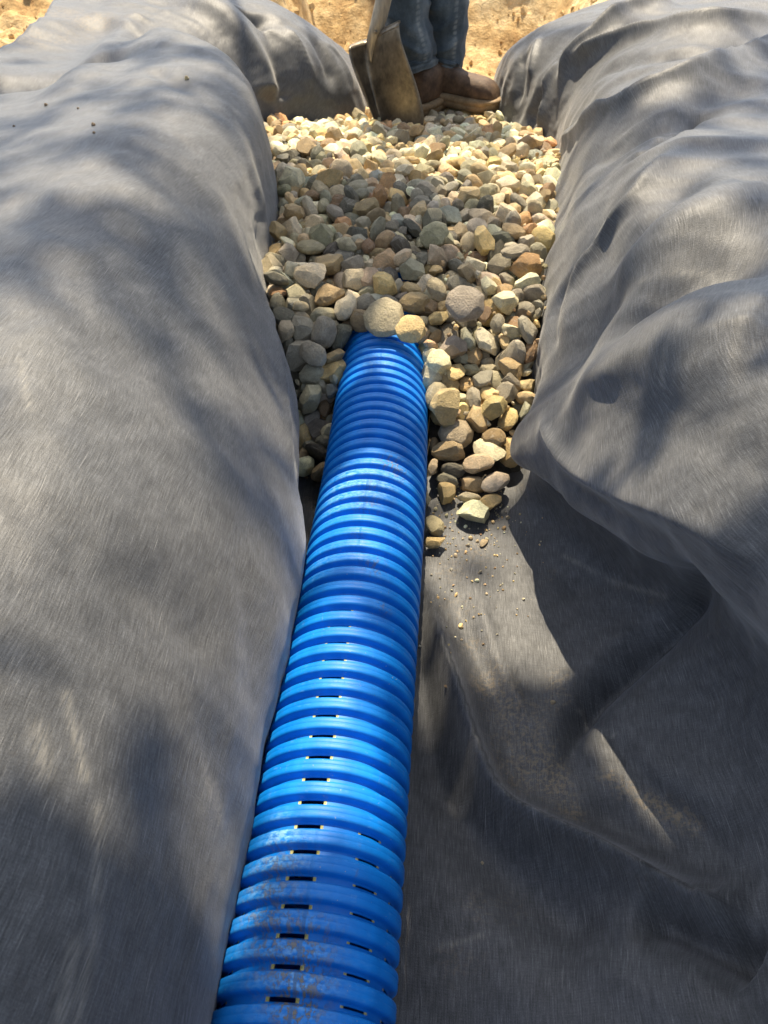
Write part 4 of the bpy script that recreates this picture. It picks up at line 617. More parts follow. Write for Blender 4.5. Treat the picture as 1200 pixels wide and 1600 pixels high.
5,153,-2150,17253,983,70,-6,18,69,12,110,-781,11828,1433,45,76,-4,-46,16,172,-3103,15828,1176,75,-28,-12,-59,1,151,-1294,15497,1174,32,-7,-89,31,12,144,-3620,16854,974,15,-45,-87,-11,11,181,-1138,17252,944,43,-9,-44,-78,15,167,-1417,16837,990,67,13,-73,7,5,159,-1385,22609,145,73,7,66,-17,13,112,-2928,18078,857,75,29,-24,55,14,166,-210,16792,1001,7,-59,-80,12,
12,102,-3523,17011,1019,17,46,24,-84,15,174,1299,16907,949,47,31,0,-83,2,183,952,17779,783,86,30,40,12,1,170,277,7675,479,96,-5,-21,16,3,250,-1210,11012,1392,59,-31,74,5,11,117,643,8744,831,92,38,-3,-11,5,125,-776,20627,291,40,65,33,-55,0,200,-1238,19929,370,24,3,82,52,9,170,691,20448,344,63,58,32,-41,10,111,-1756,17163,957,49,78,33,19,
2,142,-2664,16327,1057,77,-48,36,22,16,137,-1689,9502,1337,7,58,-26,-77,10,114,-3282,19297,532,23,96,14,-6,17,174,-826,15064,1130,0,73,-56,-40,1,191,-1080,14646,1218,16,81,-26,50,7,200,-1778,22864,139,23,27,-69,63,6,133,2130,16267,945,41,12,35,84,13,116,-1449,8005,779,75,-40,49,-18,6,189,-1263,19154,617,80,-8,-45,-40,6,218,-2113,11071,1340,24,-41,-72,-51,
7,185,-1948,9903,1434,54,77,25,-24,15,140,-1588,13681,1406,43,-56,34,-62,11,145,1396,9893,1276,35,88,6,-32,0,171,138,14871,1226,25,-35,-40,-81,17,131,919,22047,170,32,-92,21,-3,0,111,-2244,14794,1321,42,54,51,52,12,100,2,10480,1243,12,21,95,19,2,174,35,19053,596,14,-54,21,-80,9,124,-1894,22010,243,35,39,-84,13,6,161,623,20056,388,2,35,-10,93,
2,163,1518,19756,449,50,-56,-18,64,6,101,2130,16739,816,83,-36,-35,-23,10,117,-1409,16423,1084,8,-93,31,17,4,103,-162,10103,1393,88,-7,-10,46,3,163,-2570,13975,1296,80,-36,-15,46,5,186,203,11727,1362,75,-13,-31,57,15,200,-1936,18438,668,68,-45,51,26,7,160,-777,20790,256,88,41,10,-22,2,200,1577,16001,843,37,58,69,-22,3,200,101,18782,650,6,9,85,-51,
16,179,887,18322,698,51,50,68,-17,13,200,865,18840,576,23,-57,79,2,16,184,1381,11911,1441,30,-66,69,8,2,186,-1190,22312,152,38,-18,34,84,7,194,115,21935,176,31,37,-66,-57,2,176,-3076,16826,976,92,13,16,-32,10,156,-2108,19018,594,4,61,75,-25,16,148,-2007,8561,676,63,-13,-74,17,16,85,955,7565,482,59,-33,-30,-68,8,163,406,19350,565,13,-28,95,1,
6,176,-1168,9935,1287,20,-5,73,65,11,208,-3218,14211,1245,64,26,8,-72,9,175,-1715,8283,530,52,-62,-58,0,6,116,155,7403,325,37,68,62,11,13,200,-2233,17992,803,20,42,61,64,3,199,-5,16708,1002,33,-47,-3,-82,11,85,2032,16827,863,49,-31,57,58,9,94,29,7600,603,8,54,84,8,10,148,237,22867,111,42,83,-15,34,10,131,-1378,15780,1126,30,66,33,-60,
3,156,-2344,11171,1498,18,-98,-13,1,8,120,-3023,16688,1104,12,-2,-54,84,13,200,-442,20986,267,55,-19,-61,54,7,118,1431,17342,927,55,14,23,-79,7,168,-508,13771,1349,51,30,-66,-46,5,120,-2685,16506,1086,27,92,27,7,10,200,966,16307,1000,35,-3,89,-28,13,136,432,22864,99,52,-35,24,74,2,138,839,21526,215,36,-18,-88,-25,6,131,-653,22365,257,46,30,-74,38,
11,165,184,22547,145,50,-17,-38,-76,9,128,-149,22038,152,17,21,67,-69,10,200,-959,16476,902,10,80,-57,-15,6,198,367,14765,1238,65,-14,-66,36,15,170,-1233,21997,238,65,-11,-32,-69,1,175,727,18657,649,46,-39,-55,57,1,192,-1887,8696,1074,8,17,-22,96,4,109,277,10446,1401,65,65,19,34,11,190,1382,19989,349,79,51,2,-34,6,189,-220,19002,497,29,-71,-59,-26,
13,188,-3680,19252,578,5,71,-65,26,9,168,-104,21042,252,96,4,28,-5,7,128,-205,21405,242,3,37,83,-42,17,200,-263,20344,301,12,49,63,59,6,179,136,16438,1009,23,36,89,-17,10,187,-1439,23247,51,11,96,-21,12,13,200,-391,18381,712,86,50,9,-3,13,200,-2891,17509,926,84,42,-35,-3,7,172,-676,21149,229,31,16,73,58,10,200,-717,17801,845,3,16,99,1,
2,191,424,17125,972,49,-63,-32,51,15,113,-388,13635,1382,82,-52,7,25,16,200,1469,17123,909,28,2,6,96,2,172,1823,15565,1012,41,-70,54,-25,3,117,759,20283,441,23,13,-65,-72,8,133,1383,13852,1408,49,76,-42,-5,16,168,57,12308,1433,8,-24,60,-76,7,123,150,13323,1360,16,32,5,-93,12,200,-1155,23070,78,6,82,-57,1,1,174,-2274,16043,1067,85,25,18,-42,
7,180,-3190,15640,1098,79,43,43,9,9,200,-3954,17004,874,84,11,-43,31,10,143,-1325,15242,1200,15,-20,-87,-42,10,155,-3829,18697,683,31,-8,-79,53,8,130,516,8606,778,15,-97,16,7,12,197,-2087,12016,1477,10,-84,49,-22,13,210,-504,11470,1420,65,-20,-54,49,10,122,-1433,10379,1462,20,6,91,-35,6,96,893,14301,1310,77,-3,-28,-57,5,148,198,12197,1471,38,50,40,-67,
6,200,-3337,16140,933,44,70,28,49,11,129,90,11310,1445,99,-5,-11,4,8,109,1269,14139,1286,33,-48,-81,-10,14,181,-2907,13223,1369,67,41,-46,-42,5,135,-3480,19269,560,33,44,34,-77,8,150,-2330,19594,539,84,-41,-14,33,10,173,-3535,14978,1250,72,-24,19,62,11,194,-685,13553,1310,40,-40,-82,10,12,130,242,7755,641,2,-97,18,-19,3,150,448,9675,1199,90,-23,18,-32,
16,133,-2542,20164,422,30,67,38,57,6,157,-1792,20001,402,35,-45,20,80,10,138,543,20637,321,6,29,86,41,6,146,-1895,23334,102,23,-34,-68,61,11,179,-2041,18720,662,33,-44,77,-31,10,153,1201,17836,801,7,42,90,5,17,193,-252,22573,86,87,-35,17,-29,15,185,440,22619,108,6,94,32,6,3,163,-2550,13114,1429,22,-56,-80,2,1,109,-1242,12542,1551,13,33,-82,-46,
9,149,-2750,14898,1144,50,-85,16,-3,14,99,501,9822,1253,52,-66,-44,33,5,150,1681,17260,933,52,55,-36,55,12,119,-2520,19876,416,9,-35,-86,-35,12,187,-953,21223,246,23,29,-30,-88,4,161,709,16787,965,6,-5,-58,81,14,175,-1420,18024,795,9,-29,-94,-12,11,195,-1197,13472,1379,79,-35,-39,-31,15,227,-1396,7860,229,2,-16,94,30,16,111,-984,9043,1216,13,97,4,22,
13,200,107,20854,286,18,-75,-64,-5,0,183,662,6989,117,77,-13,-15,-61,0,161,-1573,20391,291,70,-15,16,-68,12,196,1804,16828,807,6,-13,92,37,14,134,336,18255,793,13,7,-72,68,6,200,1165,20234,318,53,-64,56,-3,1,210,-2200,9619,1117,15,37,-61,-68,9,140,-197,18143,802,93,-9,-28,-21,3,130,-1237,21004,210,12,94,-32,3,7,110,1727,15818,964,60,-76,-23,-3,
0,112,1250,17469,834,34,24,87,25,14,90,2354,16756,795,72,0,69,7,2,187,-1838,20290,341,44,84,27,20,2,117,687,12206,1576,19,-53,-70,44,9,158,-2749,18202,796,82,45,-34,9,15,149,-266,9039,1124,1,-34,19,-92,10,153,-1459,19802,412,25,-25,-94,3,17,85,-1329,13056,1527,79,21,43,38,17,240,98,8435,741,57,66,-2,50,14,250,1331,13216,1290,29,-88,-18,-32,
15,204,806,13065,1410,16,-87,-44,15,16,194,-4028,18902,690,25,0,-81,-53,4,94,963,11132,1553,65,52,-55,-9,7,175,400,15610,1175,95,2,-18,27,17,133,-1330,9577,1291,87,-19,6,45,8,120,-2032,8650,884,28,47,60,58,17,169,-334,11124,1355,92,-37,-3,9,8,194,1240,10889,1458,69,-26,-52,44,13,153,-93,15182,1211,89,-20,40,0,7,119,-1294,15079,1279,30,-88,17,32,
12,130,-2460,18770,603,1,-86,38,34,15,112,-923,11912,1404,27,-93,-22,13,0,117,-2068,11238,1437,15,47,86,-15,5,120,1396,14441,1249,76,4,-3,64,2,118,-2407,13651,1350,73,51,36,29,12,200,-678,21604,239,0,-32,-87,-37,10,134,-51,21712,194,10,-86,-16,46,4,144,-1611,17102,946,2,-42,90,14,4,131,-408,8606,1219,92,-29,28,-2,5,153,602,22439,149,12,-17,44,-87,
8,237,-2669,15480,1175,40,-81,-44,0,5,122,480,8172,537,74,29,-53,30,17,129,1118,6896,100,13,83,50,22,9,143,-1726,7637,129,89,-36,22,18,9,91,-148,14151,1288,15,52,81,23,8,169,-1794,18069,779,67,37,-2,64,8,172,-1223,18138,749,64,41,-39,-52,7,200,722,18066,696,83,2,-32,46,12,161,69,17935,812,25,14,91,30,11,200,-2562,18047,753,26,54,77,20,
8,171,-2149,16577,956,27,-76,-56,-18,14,132,-2174,9559,1414,85,-40,25,-25,5,134,1495,14945,1214,25,91,6,-31,14,138,-3112,16265,1084,18,-30,72,60,15,250,-3377,15059,1034,11,-33,-88,-33,6,162,528,7919,430,45,-82,23,27,10,137,640,9863,1148,93,36,-2,6,10,145,351,21140,249,68,-67,-28,-5,9,152,914,21127,210,15,98,-11,2,0,177,-669,20453,290,43,-21,-12,-87,
5,142,1045,8478,728,32,-27,91,-5,1,122,878,20624,344,8,78,60,-14,13,213,-1437,8430,768,46,-12,-22,85,8,187,-3191,18533,690,13,-43,-84,31,1,172,958,18587,657,58,-33,12,74,15,149,-3727,18496,760,18,98,12,-4,2,126,1086,8746,1012,7,43,-13,89,6,89,-2156,9335,1125,29,18,-93,-12,12,173,-1359,17101,901,16,-98,4,7,9,138,-1887,17597,800,45,-17,51,-71,
5,157,794,13804,1353,65,-56,-51,-1,3,174,-1906,15980,1081,0,99,-12,2,0,148,-678,10593,1460,77,-27,-57,-8,17,85,1272,13601,1274,84,-32,-36,-24,6,138,1093,12590,1305,59,68,20,39,12,157,-3114,13852,1304,39,-43,-69,43,8,164,-1708,23209,95,82,-4,-54,18,17,90,-22,9501,1205,16,80,-52,24,12,157,817,12103,1456,20,-22,70,-65,5,121,112,10453,1125,52,16,-12,83,
9,116,-1196,8968,1123,87,38,1,32,12,102,-980,12613,1510,57,2,-60,57,4,181,-718,12688,1490,46,-36,-74,34,14,146,-1031,20112,309,7,-29,-37,88,6,133,-471,19858,353,94,28,-18,-1,13,151,-3337,17266,916,52,22,-1,-83,6,93,439,16198,1103,15,9,-28,-94,0,119,1851,15960,959,6,79,-59,16,7,138,-1545,21249,246,51,-76,-35,21,2,88,-478,9018,1233,34,34,-1,87,
17,200,1117,19939,377,45,-9,88,-5,7,117,-1102,12719,1522,41,-77,40,28,15,121,-2304,9628,1511,70,-26,0,66,9,200,-1224,18560,599,14,61,20,-76,11,168,16,23003,127,18,-69,70,4,1,170,171,15849,1111,46,53,-36,-61,6,200,-550,15196,1144,10,87,-25,-41,16,148,-758,22558,212,97,-4,-25,-2,3,155,405,22247,135,56,22,-69,-40,1,152,-1192,13914,1338,85,45,20,17,
1,200,-942,19090,509,71,41,14,56,8,115,1864,13304,1306,84,12,-52,2,10,175,-765,13096,1318,21,-78,-59,0,1,203,-2757,12931,1396,1,-62,79,-5,5,190,1091,17151,865,26,-27,77,-52,12,192,-3406,18852,588,37,-73,-52,-25,8,193,-220,10951,1255,76,-18,-4,63,0,139,-2174,9902,1387,12,19,-85,-48,2,140,977,11463,1417,36,-14,44,-81,9,186,-1016,11287,1407,4,42,-55,72,
12,200,-574,15912,1068,80,-22,55,9,3,180,-2368,17341,920,26,75,-60,2,2,160,-430,9718,1258,54,73,33,-24,13,117,621,9757,1244,89,32,8,31,16,200,1859,18791,610,27,40,-88,-4,10,114,1228,14325,1229,11,-23,95,17,6,159,-902,22386,122,25,-82,-6,51,2,190,665,10875,1447,56,-15,-40,-71,0,155,-766,10754,1519,31,31,-73,52,14,134,-502,16444,1078,39,-28,70,-52,
16,162,1109,15255,1160,29,69,-29,60,12,200,-2253,18514,624,94,17,-30,-6,9,103,-1657,20636,255,64,-56,49,-16,8,111,-193,21761,159,59,-51,54,-32,17,139,-549,9412,1325,94,17,-28,-1,12,136,-2122,8884,1153,45,38,19,78,4,169,-1503,10559,1503,5,99,3,11,15,200,-3156,17436,824,46,46,-69,32,13,119,-73,12422,1473,67,-63,-37,-16,7,85,1978,16710,853,81,-11,16,56,
8,179,297,7649,270,12,-2,14,-98,1,179,359,20797,280,36,32,74,48,9,137,1631,18119,769,81,4,-35,47,5,130,-3064,17997,818,26,57,-38,-68,13,118,-868,20531,243,26,39,66,59,4,149,-233,20098,295,80,17,-23,53,10,200,318,19108,464,15,17,-59,77,16,135,1385,10367,1134,12,24,-2,96,5,139,114,10701,1143,14,9,-92,-36,9,165,-1826,9188,979,35,44,-6,-82,
11,95,-3841,18317,746,95,8,-24,18,4,200,-2960,18811,625,45,-1,-21,87,2,204,-2122,14068,1248,22,32,19,-90,15,200,-3456,18297,722,17,-95,25,-6,5,170,2056,16396,759,37,-29,-77,-44,12,153,1091,11173,1536,2,-55,-48,69,12,114,-635,12850,1415,58,-75,29,-10,14,153,-1243,12387,1455,42,0,-23,-88,2,138,-2947,13440,1003,8,-69,71,-7,11,250,126,13823,1151,77,6,-36,-52,
16,85,2293,16518,820,66,74,-3,13,11,144,-1149,9128,1216,48,-20,-39,76,5,163,-149,10362,1335,69,30,49,44,12,85,102,9532,1249,27,-1,-87,-41,4,140,557,9079,935,63,-47,-55,27,6,175,-42,11448,1358,74,-39,19,51,1,160,-430,14612,1250,59,74,12,-29,17,185,-1105,21435,199,6,-31,-74,-59,12,134,619,22880,114,2,52,-85,0,0,220,-2662,12668,1254,21,-78,-55,22,
17,149,-1565,10152,1279,75,31,-53,-23,16,140,-1621,8054,723,20,5,-76,-62,4,124,-2138,22908,133,30,-53,-78,15,15,158,-1385,22975,100,28,50,-13,-81,10,168,1444,10764,1285,72,20,42,-51,15,113,37,12144,1475,55,1,84,0,15,120,1011,11047,1462,43,-47,-36,-68,11,91,333,23361,41,67,-21,-60,38,6,111,-862,23168,62,67,8,-67,-32,4,148,-3072,13621,1341,12,62,38,-68,
3,139,45,7272,75,9,18,-84,51,3,213,-1750,8034,399,40,52,24,-72,0,85,-1458,10141,1383,35,-17,-55,-74,9,85,-813,10637,1495,44,-42,51,60,0,85,-387,10376,1469,17,-48,-71,-48,2,133,1827,19047,545,9,-65,73,20,16,198,-1971,10542,1296,33,73,56,-22,5,142,-1996,9823,1197,94,-13,-11,30,0,155,-2220,11662,1285,30,-85,-42,-10,3,131,813,9896,1249,17,56,75,30,
6,127,-3431,15592,1057,27,40,-80,-35,17,123,242,12933,1418,88,25,15,38,5,143,-2522,13784,1278,5,-69,-22,-68,14,117,-1012,22173,203,65,-53,54,0,9,105,711,22303,160,48,68,53,-19,6,122,1151,11932,1427,71,26,-16,64,4,191,-59,8801,954,98,16,7,2,16,126,-537,9542,1240,14,96,-10,-21,7,132,593,12389,1486,64,15,-53,-53,1,160,-2314,9697,1345,87,-26,-28,32,
3,101,-488,9955,1213,37,17,-78,47,17,239,596,10081,1239,41,-2,-90,12,0,169,1302,9598,1101,7,33,87,-37,2,193,1310,15160,1123,87,-41,-22,16,8,213,755,10877,1193,12,-84,30,-45,14,219,1341,11210,1286,32,-68,-36,-55,14,144,-2835,13031,1148,70,24,-43,51,4,99,-499,10844,1409,12,85,-29,42,4,99,-1297,22183,214,23,12,-70,67,8,200,-86,15794,1152,94,-15,27,-12,
1,170,945,16779,923,88,10,17,44,1,113,-82,20804,239,80,30,9,-51,2,177,-2134,20199,376,15,-12,-47,-86,12,127,-961,19932,327,58,77,0,26,17,173,-968,20413,260,99,8,-3,-8,1,115,-1144,8483,1101,32,-35,88,-3,14,173,-1669,21367,243,15,-13,-78,-59,8,161,-697,19136,455,44,-63,62,17,14,147,-1683,8734,1092,59,-7,-80,6,16,96,719,7838,470,60,-74,28,11,
13,119,-1751,20504,260,40,-89,-4,-22,13,117,71,16254,1081,46,-73,-28,-42,10,200,-480,15563,1180,1,-99,11,9,17,133,106,7712,526,3,58,55,-60,6,98,920,7588,326,24,-85,-47,4,14,156,-3590,18710,663,16,-96,10,22,14,109,-2461,18592,618,75,2,66,10,11,126,-146,21907,136,32,-11,57,75,4,190,662,21958,139,89,-6,-20,-40,13,168,-92,23172,72,51,47,-59,-41,
3,132,645,23186,111,47,59,-40,-51,10,130,-2275,18754,626,73,61,-15,-26,3,176,-1188,18887,606,74,59,-23,22,10,117,-849,16262,991,39,-54,-68,-32,8,105,2235,16165,895,73,36,47,-33,5,159,-3267,17070,890,27,-57,-58,-52,12,125,-3070,17101,976,58,76,13,-28,5,109,482,23192,64,11,83,54,7,16,147,817,23396,100,7,87,-50,2,13,133,451,20304,352,60,-24,76,-2,
7,200,-2311,17541,785,28,31,27,-87,15,188,-3585,15559,1110,71,2,-70,3,7,191,-3564,16361,990,64,-41,-56,32,10,182,-2331,13156,1299,26,79,-34,44,14,198,-1883,13416,1299,57,-31,53,54,2,108,2319,17506,818,29,61,26,69,16,139,1223,7944,411,83,31,-42,22,0,137,-2008,13402,1471,69,-32,62,-20,1,145,263,6788,108,64,22,14,-72,8,119,-1505,8184,831,10,65,-66,-35,
15,183,-17,18493,650,95,-9,30,7,14,200,-3520,17910,793,39,-85,-34,3,10,112,-1121,16278,989,8,-21,78,-58,9,177,-124,16080,1074,31,75,25,-53,13,192,616,7551,250,7,35,73,-58,2,187,-3774,15640,974,53,-62,55,16,14,228,514,13330,1183,32,75,-26,-52,1,200,-2135,16317,926,82,-49,29,1,8,170,1260,16118,906,13,-7,-89,43,13,134,1917,16281,846,48,48,-39,62,
6,147,-2642,16461,892,70,70,-11,-5,2,160,1261,16642,862,40,35,-84,-12,12,119,-3156,14704,1048,4,-51,-77,-38,5,99,950,17254,785,2,-66,0,-75,11,200,-3189,16437,939,40,77,-31,-39,0,171,-1253,16410,917,23,56,-46,65,4,119,-2315,16417,1020,90,-40,2,17,17,161,-1633,16185,1107,58,43,6,69,4,160,1995,14679,1150,14,-13,-98,2,0,200,-913,18611,624,84,-39,-21,32,
14,160,-1210,17501,771,36,69,46,-44,16,119,-282,16985,875,22,27,-88,33,14,138,-1471,17717,830,1,25,-2,-97,8,154,-351,17630,895,66,-63,-24,-33,10,91,92,17578,930,9,91,-27,-30,17,122,-3134,18164,791,37,-68,-9,62,7,200,-337,17898,746,23,94,24,5,9,119,-22,18150,710,73,34,-40,44,15,186,1088,14149,1201,75,23,18,-60,16,199,-3249,14539,1110,74,42,-12,-51,
0,201,1006,14356,1115,79,22,-46,35,13,168,-1626,18243,739,42,47,-33,-70,7,168,-3222,19170,401,25,6,80,54,2,184,1851,14472,1164,3,87,45,-21,15,212,-1506,14719,1105,80,-24,-40,-39,1,200,590,15189,1095,11,-22,1,-97,15,169,2036,14871,1071,58,-12,-81,-2,3,171,476,15527,985,87,-20,-44,6,8,127,-4319,17896,1003,1,37,85,37,11,161,-3774,17950,760,69,14,-71,3,
12,162,-216,9541,1131,44,-9,-24,86,8,127,1442,18412,721,40,-89,-4,-23,10,128,-3385,18622,686,48,34,79,-15,0,129,-2009,17909,706,73,21,-40,51,15,106,-1491,21099,218,86,-4,-48,16,3,200,-2159,20443,314,3,-98,-7,21,13,121,302,16624,941,14,65,-25,70,14,120,-4162,17069,941,17,66,31,-66,2,175,1571,15750,783,38,-17,22,-89,7,200,1922,16569,759,12,3,74,66,
10,173,-225,18677,468,27,86,18,-39,5,200,-2524,18996,463,25,-92,2,-31,14,175,-1350,20531,276,48,78,39,-9,0,151,-373,19661,352,33,4,-29,-90,8,200,727,19688,362,9,-6,-14,-99,12,182,-1669,18477,649,3,55,-19,-81,15,147,-559,18139,730,49,-2,20,85,2,200,285,18003,706,54,-29,49,62,9,112,503,17977,727,55,-18,22,-79,3,200,-3397,17556,743,7,43,-24,87,
2,154,-1896,18656,633,27,-56,-1,78,15,166,-1645,18752,637,82,3,40,-41,5,138,-323,23527,45,4,46,88,9,2,163,-4255,17678,896,5,-65,17,74,0,133,837,17573,752,18,12,17,96,16,151,1927,17416,833,45,74,-6,-50,17,200,282,19931,353,83,-38,26,30,15,126,-2436,16480,971,84,49,1,23,10,116,-3860,17476,921,16,-29,74,58,5,116,-3382,17765,774,43,-25,71,50,
12,106,-2939,17907,851,4,-52,65,-55,6,131,-2488,17731,786,81,-17,55,-10,2,117,-1598,17638,923,55,61,-12,-56,11,200,-3838,15925,1000,68,24,-39,57,14,166,-1603,16361,1028,12,-21,-3,-97,15,98,-734,16446,910,30,-44,66,54,14,155,2290,16635,746,6,64,-6,76,0,175,377,18878,615,80,-31,-6,-52,14,107,1645,18712,529,11,99,-8,-9,16,170,-2937,16387,1028,14,1,86,50,
4,146,-901,18381,698,14,-78,56,23,14,200,-3277,17979,761,20,-34,-32,86,8,157,-2788,17983,722,4,-40,-75,-53,7,114,-2432,17867,713,76,-44,-45,16,16,180,589,16503,906,45,26,45,73,7,196,-1168,22677,106,50,-4,-20,84,3,165,520,18182,758,90,-29,17,29,9,121,1027,18167,702,95,25,16,3,10,147,1782,18392,688,24,96,6,-13,6,167,-972,17623,776,22,72,-44,49,
17,120,309,18143,794,55,80,6,-24,3,200,661,17816,775,20,-89,-35,-23,9,161,1630,17403,846,30,22,-53,76,4,156,-955,22872,32,11,68,72,9,14,189,-741,22921,74,80,-41,-38,-21,17,112,-1849,24127,-102,17,-94,28,13,5,175,-806,18186,732,0,94,8,32,12,200,439,18395,696,79,31,-35,40,11,176,1439,18662,656,9,-49,-83,24,7,145,-3760,16642,930,6,24,-88,-41,
9,160,2098,18227,598,47,-77,35,-27,10,155,1259,15753,1012,13,42,-11,-89,17,154,2162,15603,888,2,64,26,-73,6,124,-582,16208,1072,81,20,-46,-32,9,182,-145,16357,1009,88,-3,-14,45,0,159,1330,16344,849,61,-26,-64,-40,1,166,-2867,16035,1165,41,20,-76,-47,0,127,1230,9121,1132,42,66,-33,-53,5,118,-469,20397,266,94,-4,-34,8,16,148,-1552,19948,329,91,8,13,-38,
10,142,-651,14923,1226,92,-6,-6,38,11,200,345,15026,1179,40,-28,-78,-40,7,217,890,15212,1071,35,27,69,57,14,173,642,15798,1067,80,-35,-41,27,13,183,-2090,19735,468,51,52,54,42,2,123,1302,19567,450,22,70,-46,-50,3,173,-988,19569,398,28,12,-93,22,17,192,-583,19605,374,9,-54,-34,77,0,173,212,19761,357,33,-9,47,81,13,170,-57,14801,1234,16,61,-55,56,
17,100,180,14510,1198,49,65,32,49,17,111,-77,13967,1280,76,18,-12,-62,10,139,760,14195,1309,24,-35,-33,-85,17,163,-1915,14373,1268,9,-39,91,-12,11,164,-342,19319,475,20,-51,81,20,13,200,1158,19216,503,75,63,-11,-16,17,200,1470,19185,407,87,47,10,-6,15,145,-839,20146,283,83,-13,-13,-53,2,151,0,20563,288,27,49,83,-7,14,187,798,20855,233,10,73,-67,-8,
12,107,762,22150,141,40,26,-27,84,7,149,-2000,21408,298,36,-12,85,37,13,166,-928,21548,197,63,-63,11,-43,7,103,-1229,21576,253,8,-9,-58,80,1,181,72,20213,324,13,57,44,68,7,85,-752,19734,395,89,32,-24,-23,3,85,-1403,20999,197,14,31,-63,-70,14,133,-3126,16610,1006,22,-47,7,-85,14,200,-2921,16562,943,39,70,56,19,12,200,-1826,16474,940,30,95,10,4,
1,152,-2992,17245,905,30,57,24,73,2,137,-2159,17242,794,21,21,-94,-17,16,150,-1444,17498,806,10,78,-48,-39,15,166,-3837,17747,823,56,21,-6,80,9,115,-2035,21586,281,23,-30,93,2,9,170,1786,16451,906,23,-96,6,-18,13,88,1598,15749,936,13,-19,-16,96,16,200,-2678,16096,985,1,33,-25,91,11,189,-655,16089,905,16,-9,86,48,5,200,-49,17005,939,5,71,70,4,
15,125,-4265,17193,982,78,17,-45,-39,14,150,148,21070,214,73,4,-46,50,17,200,627,21084,215,92,2,-7,40,5,154,-3346,14777,1036,28,49,-30,-77,8,139,501,21824,171,12,77,-16,-60,4,200,-438,21654,182,31,27,84,36,4,125,-312,21360,169,60,-17,18,76,6,148,-833,14732,1191,22,32,60,-70,4,184,-2716,19602,386,68,31,-34,58,16,192,-1228,19639,386,48,31,-76,-31,
13,147,-776,19589,342,71,45,-22,-49,17,200,-213,19889,324,86,19,-7,-47,0,170,1078,19704,374,95,17,-24,-12,15,134,524,21510,186,19,9,-93,-31,7,146,-1626,21975,158,39,7,-81,-43,8,123,-514,21249,202,40,-18,-86,24,12,124,-169,19531,442,31,58,-71,-24,12,182,310,19524,387,39,-36,-20,-82,7,86,-3419,19543,505,42,-74,11,52,14,147,1447,19573,344,91,31,25,8,
16,114,-949,10695,1453,58,28,60,-47,16,125,498,10284,1383,3,-6,89,44,15,168,-2495,19544,385,21,-5,-86,-47,3,168,353,20150,291,88,12,-19,-42,10,138,-1991,21755,178,16,-39,80,43,11,160,-3388,19085,527,16,90,-38,17,3,197,-1873,19144,516,20,-24,95,-6,3,165,-1061,19341,476,85,30,35,-25,16,200,797,19287,428,15,-46,-48,73,0,200,-636,18558,588,47,-16,-20,85,
6,200,-1626,19412,407,79,13,-59,13,2,168,-593,19354,401,56,52,-54,-34,17,172,-1805,18923,522,91,-9,39,13,14,200,-1634,18990,548,40,-30,-77,39,9,112,-381,18855,590,5,81,-15,-56,0,182,1661,15332,966,57,26,-51,59,17,200,1393,15835,859,40,-66,48,-42,5,158,-380,17404,803,70,13,-6,-70,11,122,972,17380,685,66,20,34,-64,16,190,-1789,10919,1466,12,-92,31,-18,
13,113,-1328,11248,1452,38,37,74,40,9,125,-2168,12545,1312,18,-14,-26,94,6,193,2192,17407,662,25,-62,66,-35,7,112,-2327,18105,676,91,-1,28,-29,11,114,-8,11479,1596,12,88,16,-43,0,128,-244,15456,1085,51,3,86,-9,1,177,-2834,14690,1198,94,-33,7,-7,16,116,-995,14860,1182,26,78,-2,-57,0,250,-2279,14314,1116,43,12,-25,-86,8,250,-577,14729,983,47,72,-44,-26,
1,203,-2579,15080,1097,9,-56,-82,0,5,203,2026,15125,965,19,75,44,46,4,163,873,14476,1240,93,-34,-12,2,10,155,-3659,15225,1196,26,-20,-78,-52,1,250,-1649,14240,1197,69,-24,38,-56,15,199,-1303,14550,1099,67,-26,-26,64,2,125,-766,14496,1247,41,61,57,-36,11,184,1548,15117,1060,83,11,50,-20,3,129,1727,15096,1096,4,19,-18,96,12,93,-884,13227,1393,36,2,89,-30,
3,218,-425,12461,1413,8,45,80,-38,17,222,-2342,9995,1301,76,-2,0,64,5,131,134,22325,157,38,8,-32,-87,10,147,393,8995,966,59,-71,39,7,15,161,-1966,13908,1438,1,-40,-92,4,0,162,-1831,12688,1448,54,-56,-5,-63,3,179,-1624,12638,1441,77,-26,27,-51,2,161,378,13622,1247,51,-76,37,-14,1,176,-272,14239,1166,61,2,13,-78,2,143,557,13121,1263,92,34,20,-6,
3,250,-1783,13690,1243,32,-7,-22,92,4,145,-611,22776,88,34,52,-31,72,11,108,-1126,12546,1439,24,-86,21,40,12,180,-2622,15838,1061,87,31,-13,-36,8,192,-2330,15177,1084,31,30,87,-24,3,227,-1611,13345,1279,48,69,-48,-24,1,122,-1713,12849,1418,34,-12,-36,-86,4,203,749,12308,1410,15,50,-78,-35,10,167,-1403,11433,1290,42,28,59,63,9,250,1079,12199,1267,36,40,7,84,
16,177,-2623,12424,1330,49,79,35,-11,7,205,-510,14436,1205,40,-8,-35,84,16,131,12,13833,1305,77,28,-14,56,15,104,-922,13938,1367,0,74,64,-19,13,180,160,11197,1268,23,-63,-4,-74,8,114,1345,19020,458,67,-19,2,-71,1,143,-1850,19326,495,58,14,-54,60,0,133,-1406,19338,501,26,-31,-51,-76,8,85,-737,19299,519,19,49,-79,-32,1,132,738,10494,1268,7,-1,8,-99,
